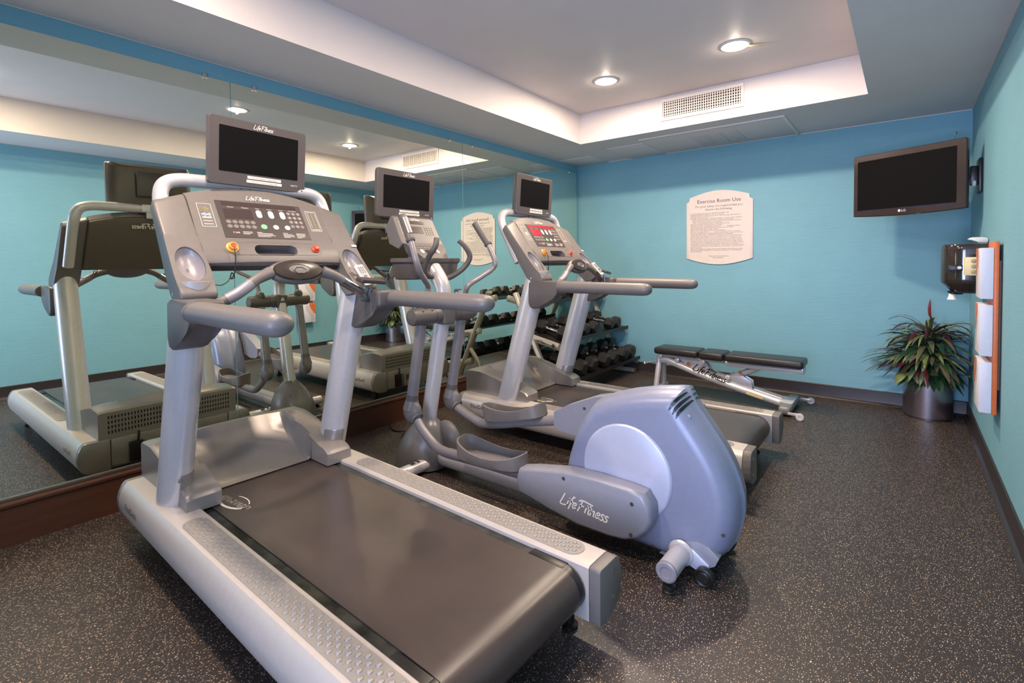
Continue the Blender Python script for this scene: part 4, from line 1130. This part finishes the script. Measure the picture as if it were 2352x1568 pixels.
for s in (-1, 1):
    y = 4.74 + s*.055
    bo('main_rail', MB().tube([(1.325, y, .315), (1.42, y, .305), (1.56, y, .262), (1.75, y, .205), (2.05, y, .132), (2.42, y, .052)], .030, 20, ry=.033, smooth=6), M_BENCH)
    bo('side_plate', MB().prism([(1.46, .352), (1.74, .352), (1.80, .24), (1.90, .222), (2.06, .25), (2.14, .205), (2.15, .118), (1.86, .20), (1.60, .262), (1.55, .30)], y - s*.02 - .004, y - s*.02 + .004, 'y', .002), M_BENCH)
bo('front_leg', MB().tube([(1.318, 4.74-.05, .345), (1.30, 4.74-.10, .03)], .026, 18).tube([(1.318, 4.74+.05, .345), (1.30, 4.74+.10, .03)], .026, 18).tube([(1.30, 4.58, .028), (1.30, 4.90, .028)], .027, 18), M_BENCH)
bo('adjust_post', MB().tube([(1.98, 4.74, .215), (2.20, 4.74, .335)], .028, 18).tube([(2.06, 4.74, .26), (2.22, 4.74, .345)], .02, 14), M_BENCH)
hw = MB()
for x, z in ((1.335, .35), (1.50, .325), (1.735, .335), (1.955, .222)):
    for s in (-1, 1): hw.lathe([(.022, 0), (.022, .006), (.016, .009), (.008, .009), (.001, .007)], 18, Matrix.Translation((x, 4.74 + s*.086, z)) @ Matrix.Rotation(-s*PI/2, 4, 'X'))
bo('bolt', hw, M_BENCH)
bo('pull_knob', MB().tube([(1.31, 4.64, .305), (1.24, 4.62, .285), (1.205, 4.61, .275)], [.008, .008, .008], 10).ellipsoid((1.20, 4.608, .273), (.017, .017, .017)), M_CHROME)
l = MB(); f3 = frame((1.80, 4.74-.055-.0305, .245), (1, 0, -.30), (.30, 0, 1)); script(l, lambda a, b_, h=0.: f3(a, b_, h+.012), 'Life Fitness', .066, 0, 0, .13)
bo('lettering', l, M_BLACK)
for x, z in ((1.60, .305), (2.055, .285)):
    f4 = frame((x, 4.74-.055-.012 if False else 4.74-.0405, z), (1, 0, 0), (0, 0, 1))
    ws = MB(); ws.poly([f4(-.024, -.018, .03), f4(.024, -.018, .03), f4(0, .026, .03)])
    wo = bo('warning_label', ws, mat('warning_orange', (208, 120, 66), .5), None, 'orange warning triangle')
    w2 = MB(); w2.ribbon(f4, [(-.012, -.01), (.012, -.01)], .004, .031).ribbon(f4, [(-.008, -.004), (.006, .006)], .005, .031).ribbon(f4, [(-.004, .006), (.004, -.004)], .004, .031)
    bo('symbol', w2, M_BPRINT, wo)
bo('instruction_label', MB().prism([(2.11, .133), (2.24, .103), (2.24, .073), (2.11, .103)], 4.74-.055-.0315, 4.74-.055-.0305, 'y'), mat('cream_label', (214, 196, 150), .5))
bo('rear_foot', MB().box((2.385, 4.49, .012), (2.475, 4.99, .082), .026, 4), M_BENCHG, ang=.7)
bo('foot_plate', MB().box((2.37, 4.62, .08), (2.47, 4.86, .0855), .002), M_BENCH)
for s in (-1, 1):
    bo('wheel_fork', MB().box((2.46, 4.74 + s*.272 - .008, .03), (2.55, 4.74 + s*.272 + .008, .05), .003), M_BENCH)
    bo('wheel', MB().lathe([(.01, -.011), (.026, -.011), (.029, -.007), (.029, .007), (.026, .011), (.01, .011), (.008, .008), (.001, .008)], 24, Matrix.Translation((2.548, 4.74 + s*.29, .0295)) @ Matrix.Rotation(PI/2, 4, 'X')), mat('white_wheel', (206, 198, 200), .5))

# ------------------------------------------------------------------ potted plant
PO = (3.338, 5.205, 0)
Pt = thing('potted_plant', 'bushy mixed foliage plant in a brushed steel drum planter', 'plant', PO)
M_POT = mat('planter_steel', (168, 158, 166), .28, 1., .04, scale=80)
try: M_POT.node_tree.nodes['Principled BSDF'].inputs['Anisotropic'].default_value = .6
except Exception: pass
obj('planter', MB().lathe([(.145, .006), (.158, .012), (.158, .318), (.154, .32), (.148, .318), (.148, .28)], 64, cap=False).lathe([(.14, 0), (.14, .01)], 40), M_POT, Pt)
obj('soil', MB().lathe([(.148, .285), (.1, .295), (.001, .30)], 32, cap=False), M_SOIL, Pt)
def leaf(mb, base, az, el, ln, wd, droop, twist=0., n=7):
    """a blade that rises, then bends over with its own weight"""
    p = Vector(base); d = Vector((cos(az)*cos(el), sin(az)*cos(el), sin(el)))
    side = Vector((-sin(az), cos(az), 0)); side = (Matrix.Rotation(twist, 3, d) @ side)
    L_, R_, Cc = [], [], []
    for i in range(n + 1):
        t = i/n
        w = wd*(sin(PI*min(1, t*.92 + .06))**.75) * (1 if t < 1 else .05)
        up = side.cross(d)
        pts = (p + side*w/2 + up*.12*w, p, p - side*w/2 + up*.12*w)
        for q, lst in zip(pts, (L_, Cc, R_)):
            q = Vector((min(q.x, W - PO[0] - .012), min(q.y, D - PO[1] - .012), max(q.z, .02)))
            lst.append(mb.bm.verts.new(q))
        p = p + d*(ln/n)
        d = (d + Vector((0, 0, -droop/n*(.6 + t)))).normalized()
    for i in range(n):
        mb.bm.faces.new((L_[i], Cc[i], Cc[i+1], L_[i+1])); mb.bm.faces.new((Cc[i], R_[i], R_[i+1], Cc[i+1]))
rnd = random.Random(11)
G, V_, Bz, Pu, Rd, St = MB(), MB(), MB(), MB(), MB(), MB()
def rosette(mb, c, n, el0, el1, ln, wd, droop, a0=0., arc=2*PI):
    for i in range(n):
        az = a0 + arc*(i + rnd.uniform(-.3, .3))/n
        leaf(mb, (c[0] + rnd.uniform(-.02, .02), c[1] + rnd.uniform(-.02, .02), c[2]), az, rnd.uniform(el0, el1), ln*rnd.uniform(.75, 1.1), wd*rnd.uniform(.8, 1.15), droop*rnd.uniform(.8, 1.2), rnd.uniform(-.4, .4))
CT = (0, -.03)
for k in range(5): St.tube([(CT[0]*0 + .05*cos(k*1.3), CT[1] + .05*sin(k*1.3), .27), (CT[0] + .03*cos(k*1.3), CT[1] + .03*sin(k*1.3), .62)], .009, 8)
rosette(V_, (.0, -.05, .64), 24, .15, 1.1, .36, .022, 2.0)          # grassy crown
rosette(G, (.0, -.03, .55), 24, .2, .9, .37, .052, 1.7)
rosette(G, (.0, -.05, .42), 28, -.1, .7, .34, .060, 1.9)
rosette(G, (.0, -.08, .36), 16, -.3, .5, .25, .056, 1.9, PI, PI)
rosette(Bz, (.0, -.06, .46), 18, -.1, .6, .34, .056, 2.1, PI*.9, PI*1.2)
rosette(Bz, (.0, -.04, .55), 14, .0, .7, .38, .045, 1.8)
rosette(Bz, (.0, -.04, .62), 12, .3, .8, .36, .034, 2.0)
rosette(Pu, (.0, -.03, .66), 12, .35, .9, .36, .036, 2.0)
rosette(Pu, (-.04, -.05, .44), 12, .0, .6, .36, .040, 1.5, PI*.7, PI*.9)
rosette(V_, (-.02, -.06, .50), 16, .1, .7, .37, .036, 1.8, PI*.6, PI*1.3)
rosette(V_, (.02, -.06, .40), 9, -.2, .3, .27, .05, 2.2, PI*.9, PI*1.2)
rosette(G, (-.06, -.04, .46), 9, .0, .5, .42, .026, 1.3, PI*.75, PI*.5)
leaf(V_, (-.11, -.11, .37), -2.2, .1, .20, .085, 2.2)
leaf(V_, (-.05, -.13, .36), -1.7, .3, .16, .075, 2.4)
for az_, el_, ln_ in ((3.3, .25, .44), (3.0, .1, .46), (3.5, .0, .44), (2.8, .35, .42), (3.15, -.1, .40)): leaf(Bz if ln_ > .43 else Pu, (-.05, -.04, .47), az_, el_, ln_, .036, 1.1)
leaf(Rd, (.02, -.03, .70), -.15, .55, .30, .05, 1.1)
leaf(Rd, (.0, -.03, .70), 2.7, .8, .1, .02, .8)
leaf(V_, (.12, -.08, .36), -.5, .35, .32, .05, 1.9)
leaf(G, (.13, -.06, .36), -.2, .2, .34, .04, 2.0)
# upright red spathe on its stalk
St.tube([(.0, -.03, .62), (.012, -.03, .74), (.014, -.03, .80)], .0065, 8, smooth=3)
Rd.tube([(.013, -.03, .79), (.004, -.03, .825), (.002, -.03, .87), (.004, -.03, .91), (.006, -.03, .945)], [.006, .015, .016, .010, .001], 10, ry=.004, smooth=3)
obj('stem', St, M_LG, Pt)
obj('foliage', G, M_LG, Pt, normals=False); obj('foliage', V_, M_LV, Pt, 'yellow green variegated leaves', normals=False)
obj('foliage', Bz, M_LB, Pt, 'bronze green leaves', normals=False); obj('foliage', Pu, M_LP, Pt, 'burgundy leaves', normals=False)
obj('flower', Rd, M_LR, Pt, 'red spathe and bract')

# ------------------------------------------------------------------ wall television
ctv = Vector(((2.853+3.503)/2, (4.86+4.53)/2, 1.838))
yawt = math.atan2(4.53-4.86, 3.503-2.853)
TVt = thing('wall_television', 'flat television with dark brown bezel angled out from the corner bracket', 'television', (3.58, 4.72, 1.83))
TM = Matrix.Translation(ctv) @ Matrix.Rotation(yawt, 4, 'Z') @ Matrix.Rotation(PI/2, 4, 'X')
def to(name, mb, m, parent=None, label=None, ang=.55): return obj(name, mb, m, parent or TVt, label, org=(3.58, 4.72, 1.83), ang=ang)
w, h = .729, .472
F = lambda a, b_, z=0.: TM @ Vector((a, b_, z))
def tvring(w, h, z, bow, r=.012):
    pts = []
    for cx, cy, a0 in ((w/2-r, h/2-r, 0), (-w/2+r, h/2-r, PI/2)):
        for k in range(5): a = a0 + PI/2*k/4; pts.append(F(cx + r*cos(a), cy + r*sin(a), z))
    for k in range(13):
        x = -w/2 + w*k/12; pts.append(F(x, -h/2 - bow*(1-(2*x/w)**2), z))
    return pts
tb = to('cabinet', MB().rings([tvring(w-.2, h-.14, -.095, .0), tvring(w-.06, h-.05, -.07, .0), tvring(w-.006, h-.006, -.04, .008), tvring(w, h, -.03, .014), tvring(w, h, -.005, .014), tvring(w-.008, h-.008, 0, .012)]), M_TVB)
to('screen', MB().rrect(F, -w/2+.032, -h/2+.045, w/2-.055, h/2-.045, .003, .0012), M_SCREEN, tb)
l = MB().text(F, 'LG', .024, -.022, -h/2+.012, 'LEFT', .0016, 2); l.disc(F, -.036, -h/2+.0205, .0095, .0016, 18)
to('lettering', l, M_WPRINT, tb)
to('accent_strip', MB().box((-w/2+.05, -h/2+.034, .0004), (w/2-.06, -h/2+.036, .0016), M=TM), mat('blue_strip', (40, 44, 110), .2), tb)
an = MB().tube([F(w/2-.10, h/2-.01, -.05), F(w/2-.085, h/2+.052, -.06)], .0022, 8).ellipsoid(F(w/2-.084, h/2+.055, -.06), (.005, .005, .005))
to('antenna', an, M_BLACK)
mt = MB().box((3.572, 4.64, 1.715), (3.5915, 4.80, 1.945), .004).box((3.53, 4.69, 1.77), (3.573, 4.75, 1.90), .006)
mt.tube([(3.55, 4.72, 1.835), (3.38, 4.90, 1.835), F(0, 0, -.09)], .022, 12)
to('wall_bracket', mt, M_BLACK)
to('cable_plug', MB().ellipsoid((3.55, 4.655, 1.775), (.012, .016, .022)), M_WHITE)

# ------------------------------------------------------------------ paper towel dispenser
DP = (3.592, 4.36, 1.20)
Dp = thing('paper_towel_dispenser', 'smoky dark centre pull towel dispenser on the right wall above the plant', 'dispenser', DP)
def do(name, mb, m, parent=None, label=None): return obj(name, mb, m, parent or Dp, label, org=DP)
R = []
for z, k in ((1.048, .5), (1.052, .56), (1.085, .78), (1.10, .93), (1.108, .98), (1.13, 1.), (1.32, .985), (1.345, .965), (1.352, .93), (1.354, .85)):
    ring = []
    for j in range(29):
        a = -PI/2 - PI*j/28 if False else PI/2 + PI*j/28
        ring.append((3.485 + .118*k*cos(a)*1.0 - (0), 4.36 + .122*k*sin(a), z))
    ring = [(W+.001, 4.36 + .122*k, z)] + ring + [(W+.001, 4.36 - .122*k, z)]
    R.append(ring)
cov = do('cover', MB().rings(R), M_SMOKE)
do('latch', MB().box((3.40, 4.2275, 1.185), (3.47, 4.242, 1.222), .003).lathe([(.014, 0), (.014, .004)], 16, Matrix.Translation((3.455, 4.2275, 1.205)) @ Matrix.Rotation(PI/2, 4, 'X')), M_BLACK, cov)
do('latch_badge', MB().lathe([(.011, 0), (.011, .002)], 16, Matrix.Translation((3.455, 4.2225, 1.205)) @ Matrix.Rotation(PI/2, 4, 'X') @ Matrix.Diagonal((1, .8, 1, 1))), M_WHITE, cov)
do('nozzle', MB().lathe([(.03, 1.03), (.05, 1.05)], 20, Matrix.Translation((3.45, 4.36, 0))).box((3.45, 4.31, 1.04), (3.56, 4.41, 1.062), .004), M_BLACK)
do('paper_tail', MB().lathe([(.014, 1.04), (.020, 1.012), (.026, .995)], 10, Matrix.Translation((3.43, 4.36, 0)), cap=False), M_PAPER)
tag(obj('soap_hook', MB().prism([(3.495, 1.385), (3.51, 1.395), (3.56, 1.395), (3.585, 1.39), (3.59, 1.38), (3.588, 1.36), (3.54, 1.362), (3.525, 1.378), (3.505, 1.376)], 4.26, 4.33, 'y', .004), M_WHITE), 'small white curved wall hook above the towel dispenser', 'hook')
# cream three hole block beside the dispenser
Cb = thing('wall_block', 'cream plastic block with three round hollows beside the towel dispenser', 'bracket', (3.59, 4.05, 1.205))
cb2 = obj('body', MB().box((-.125, -.03, -.045), (-.001, .03, .065), .006), M_CREAM, Cb)
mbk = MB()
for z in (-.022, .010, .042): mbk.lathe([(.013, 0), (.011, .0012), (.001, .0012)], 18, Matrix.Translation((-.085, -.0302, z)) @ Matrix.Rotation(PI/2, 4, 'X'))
obj('hollow_shade', mbk, mat('cream_shadow', (176, 152, 110), .5), Cb)  # thin discs on the face; darker cream paints the shade inside the hollows

# ------------------------------------------------------------------ wall art: three pale boxes on an orange board
AO = (3.59, 3.785, .40)
Ar = thing('wall_art', 'three pale wave patterned panels on a tall orange backing board', 'wall art', AO)
def ao(name, mb, m, parent=None, label=None): return obj(name, mb, m, parent or Ar, label, org=AO)
ya, yb = 3.665, 3.905
ao('backing_board', MB().box((3.556, ya, .425), (3.578, yb-.004, 1.352), .005), M_ART_O, None, 'orange backing board')
ao('standoff', MB().box((3.578, ya+.06, .55), (3.5915, yb-.06, 1.25)), M_ART_L)
for z0, z1 in ((.432, .705), (.738, 1.012), (1.045, 1.318)):
    p = ao('art_panel', MB().box((3.507, ya, z0), (3.556, yb, z1), .002), M_ART_W)
    hh = z1 - z0
    f5 = frame((3.507, yb, z0), (0, -1, 0), (0, 0, 1))      # face seen from the room, x runs back to the camera side
    f6 = lambda a, b_, h=0., f5=f5: f5(a, b_, h)
    wv = lambda t, o: (.155 - .11*(1/(1 + math.exp(-(t-.5)*9))) * -1 - .13 + o*.0, t)
    curve = lambda o: [(.012 + o + .088/(1 + math.exp(-((k/18) - .62)*10)), hh*k/18) for k in range(19)]
    of = MB(); pts = curve(.0)
    A = [of.bm.verts.new(f6(x - .006, y_, .0012)) for x, y_ in pts if y_ >= hh*.42]; Bq = [of.bm.verts.new(f6(.001, y_, .0012)) for x, y_ in pts if y_ >= hh*.42]
    for i in range(len(A)-1): of.bm.faces.new((A[i], Bq[i], Bq[i+1], A[i+1]))
    ao('wave_fill', of, M_ART_O, p)
    ln = MB()
    for k in range(3): ln.ribbon(f6, [(x + .014 + k*.017, y_ - .012*k) for x, y_ in pts if .03 < y_ < hh - .004], .004, .0014)
    ao('wave_line', ln, M_ART_L, p)

# ------------------------------------------------------------------ notice board
SO = (1.671, D, 1.60)
Sg = thing('notice_board', 'cream arched notice board headed Exercise Room Use on the back wall', 'sign', SO)
x0, x1 = 1.343, 1.998; xm = (x0 + x1)/2
pts = [(x0, 1.287)]
for k in range(1, 16):
    t = k/16; pts.append((x0 + (x1-x0)*t, 1.287 - .062*sin(PI*t)))
pts += [(x1, 1.287), (x1, 1.872), (x1-.032, 1.888), (x1-.032, 1.925)]
for k in range(1, 16):
    t = k/16; pts.append((x1-.032 - (x1-x0-.064)*t, 1.925 + .060*sin(PI*t)))
pts += [(x0+.032, 1.925), (x0+.032, 1.888), (x0, 1.872)]
obj('board', MB().prism(pts, D-.012, D+.001, 'y', .002), M_SIGN, Sg, org=SO)
sf = frame((xm, D-.0125, 0), (1, 0, 0), (0, 0, 1))
tx = MB()
tx.text(sf, 'Exercise Room Use', .054, 0, 1.862, 'CENTER', .0006, 2)
tx.text(sf, 'For your safety, it is required that you', .030, 0, 1.818, 'CENTER', .0006, 1)
tx.text(sf, 'observe the following:', .030, 0, 1.785, 'CENTER', .0006, 1)
body = ['• Use of this Exercise Room is for registered hotel guests only.', '• Individuals utilizing the facility do so at their own risk.',
 '• Individuals should not undertake exercise routines unless physically qualified and have a', '  physician’s approval to do so.',
 '• It is highly recommended that the following individuals not use the exercise equipment:', '     - persons under the influence of alcohol, stimulants or depressants.',
 '     - children under the age of 18 must be supervised by a registered adult Hotel guest in', '       order to use the Exercise Room and equipment.',
 '• Should you need any assistance please contact the Front Desk.', '• Equipment should be used in the presence of others.',
 '• Shoes and appropriate exercising attire are mandatory.            • Smoking is prohibited.', '  Shirts and shoes are required in all Hotel Common areas at all times.',
 '• Please practice safety and courtesy to others.', '• Report any unsafe conditions to the Hotel management.',
 '• Please wipe down equipment after use.            • Hotel is not responsible for lost or stolen items.', '• Consult your Physician before exercising and before further advice. Do not over exercise.',
 '  At first sign of Discomfort or dizziness discontinue use immediately.', '• The Exercise Room is unsupervised. The Hotel or any affiliated entity is not responsible for any',
 '  injuries including death resulting from the use of the Exercise Room. User assumes all risks.', '• Failure to abide by the Hotel Exercise rules will result in suspension of access to the Exercise Room.',
 '• Limit use of a machine to twenty minutes if another guest is waiting to use the same equipment.', '• As designated exterior and interior public areas of the Hotel, this Hotel has security cameras',
 '  in various common areas throughout the site. These cameras are for recording, reviewing,', '  and identification purposes only. Despite viewing from office monitors, this system is not',
 '  continuously monitored by either a Hotel employee, trained security or emergency rescue', '  professional or any other person or monitoring that can react immediately or within a reasonable',
 '  time to this device.', '• Please use the highest reasonable care and caution when using the Exercise Room.',
 '• As with any medical emergency, 911 should be notified prior to rendering of any', '  first aid assistance.']
for i, b_ in enumerate(body):
    sz = .0155; wmax = .585
    cw = len(b_)*sz*.455
    tx.text(sf, b_, sz if cw < wmax else sz*wmax/cw, x0 - xm + .036, 1.752 - i*.01375, 'LEFT', .0006, 1)
tx.text(sf, 'Thank you for your attention', .0165, 0, 1.306, 'CENTER', .0006, 1)
tx.text(sf, 'and cooperation.', .0165, 0, 1.290, 'CENTER', .0006, 1)
obj('lettering', tx, M_BPRINT, Sg, org=SO)

# ------------------------------------------------------------------ lights
def area(name, loc, rot, size, power, col, sy=None, shape='DISK', spread=PI):
    l = bpy.data.lights.new(name, 'AREA'); l.shape = shape; l.size = size
    if sy: l.size_y = sy
    l.energy = power; l.color = col; l.spread = spread
    o = bpy.data.objects.new(name, l); C.objects.link(o); o.location = loc; o.rotation_euler = rot
    return o
WARM = (1, .80, .62); WARM2 = (1, .80, .62); COOL = (.54, .65, 1.0)
for i, (x, y, p, c) in enumerate(((1.255, 3.715, 38, WARM), (2.255, 3.675, 38, WARM), (1.82, 2.16, 28, WARM2), (1.255, .50, 36, WARM), (2.255, .45, 30, WARM))):
    pl = bpy.data.lights.new('bulb_glow', 'POINT'); pl.energy = .25 if i == 2 else 1.5; pl.color = c; pl.shadow_soft_size = .012
    po = bpy.data.objects.new('bulb_glow', pl); C.objects.link(po); po.location = (x, y, HC - .032)
    area('downlight_lamp', (x, y, HC - .009), (0, 0, 0), .13, p, c)
area('cool_fill', ((wx0+wx1)/2, Y0 - .02, (wz0+wz1)/2), (PI/2 + .14, 0, -.10), wx1-wx0, 74, COOL, wz1-wz0, 'RECTANGLE', math.radians(125))  # cool fill added behind the camera, no known window there
wd = bpy.data.worlds.new('World'); bpy.context.scene.world = wd; wd.use_nodes = True
wd.node_tree.nodes['Background'].inputs['Color'].default_value = (.6, .7, 1, 1); wd.node_tree.nodes['Background'].inputs['Strength'].default_value = .6

# ------------------------------------------------------------------ every loose screw, bolt, key ... a part of its own
def split_loose(o):
    bm = bmesh.new(); bm.from_mesh(o.data); bm.verts.ensure_lookup_table()
    seen = set(); groups = []
    for v in bm.verts:
        if v.index in seen: continue
        st = [v]; seen.add(v.index); g = []
        while st:
            q = st.pop(); g.append(q.index)
            for e in q.link_edges:
                w_ = e.other_vert(q)
                if w_.index not in seen: seen.add(w_.index); st.append(w_)
        groups.append(set(g))
    bm.free()
    if len(groups) < 2: return
    src = o.data
    for i, g in enumerate(groups):
        b2 = bmesh.new(); b2.from_mesh(src); b2.verts.ensure_lookup_table()
        bmesh.ops.delete(b2, geom=[v for v in b2.verts if v.index not in g], context='VERTS')
        me = bpy.data.meshes.new(src.name); b2.to_mesh(me); b2.free()
        for m_ in src.materials: me.materials.append(m_)
        if i == 0: o.data = me
        else:
            c = o.copy(); c.data = me; C.objects.link(c)
for o in list(bpy.data.objects):
    if o.type == 'MESH' and o.name.split('.')[0] in ('screw', 'bolt', 'roller', 'control_key', 'front_leg', 'seat_frame', 'sticker', 'cable', 'filter_plate', 'moulded_line', 'level_mark', 'standoff', 'wheel_bracket', 'adjust_post', 'hollow_shade', 'emblem_dot'):
        split_loose(o)

# ------------------------------------------------------------------ camera
cam = bpy.data.cameras.new('camera'); co = bpy.data.objects.new('camera', cam); C.objects.link(co)
f_, cy_, yaw, pitch, roll = 1149.98, 634.77, .666696, -.0277907, -.00842559
d = Vector((-sin(yaw), cos(yaw), 0)); r = Vector((cos(yaw), sin(yaw), 0)); u = Vector((0, 0, 1))
d2 = d*cos(pitch) + u*sin(pitch); u2 = -d*sin(pitch) + u*cos(pitch)
r3 = r*cos(roll) + u2*sin(roll); u3 = -r*sin(roll) + u2*cos(roll)
co.matrix_world = Matrix(((r3.x, u3.x, -d2.x, 3.18956), (r3.y, u3.y, -d2.y, 0), (r3.z, u3.z, -d2.z, 1.26091), (0, 0, 0, 1)))
cam.sensor_width = 36; cam.lens = f_/2352*36; cam.shift_y = (cy_ - 784)/2352; cam.clip_start = .02
sc = bpy.context.scene; sc.camera = co
sc.view_settings.view_transform = 'Standard'; sc.view_settings.look = 'None'; sc.view_settings.exposure = .12; sc.view_settings.gamma = 1.04
sc.cycles.max_bounces = 6; sc.cycles.diffuse_bounces = 4; sc.cycles.glossy_bounces = 4; sc.cycles.caustics_reflective = True; sc.cycles.caustics_refractive = False; sc.cycles.use_adaptive_sampling = True; sc.cycles.adaptive_threshold = .035; sc.cycles.use_denoising = True
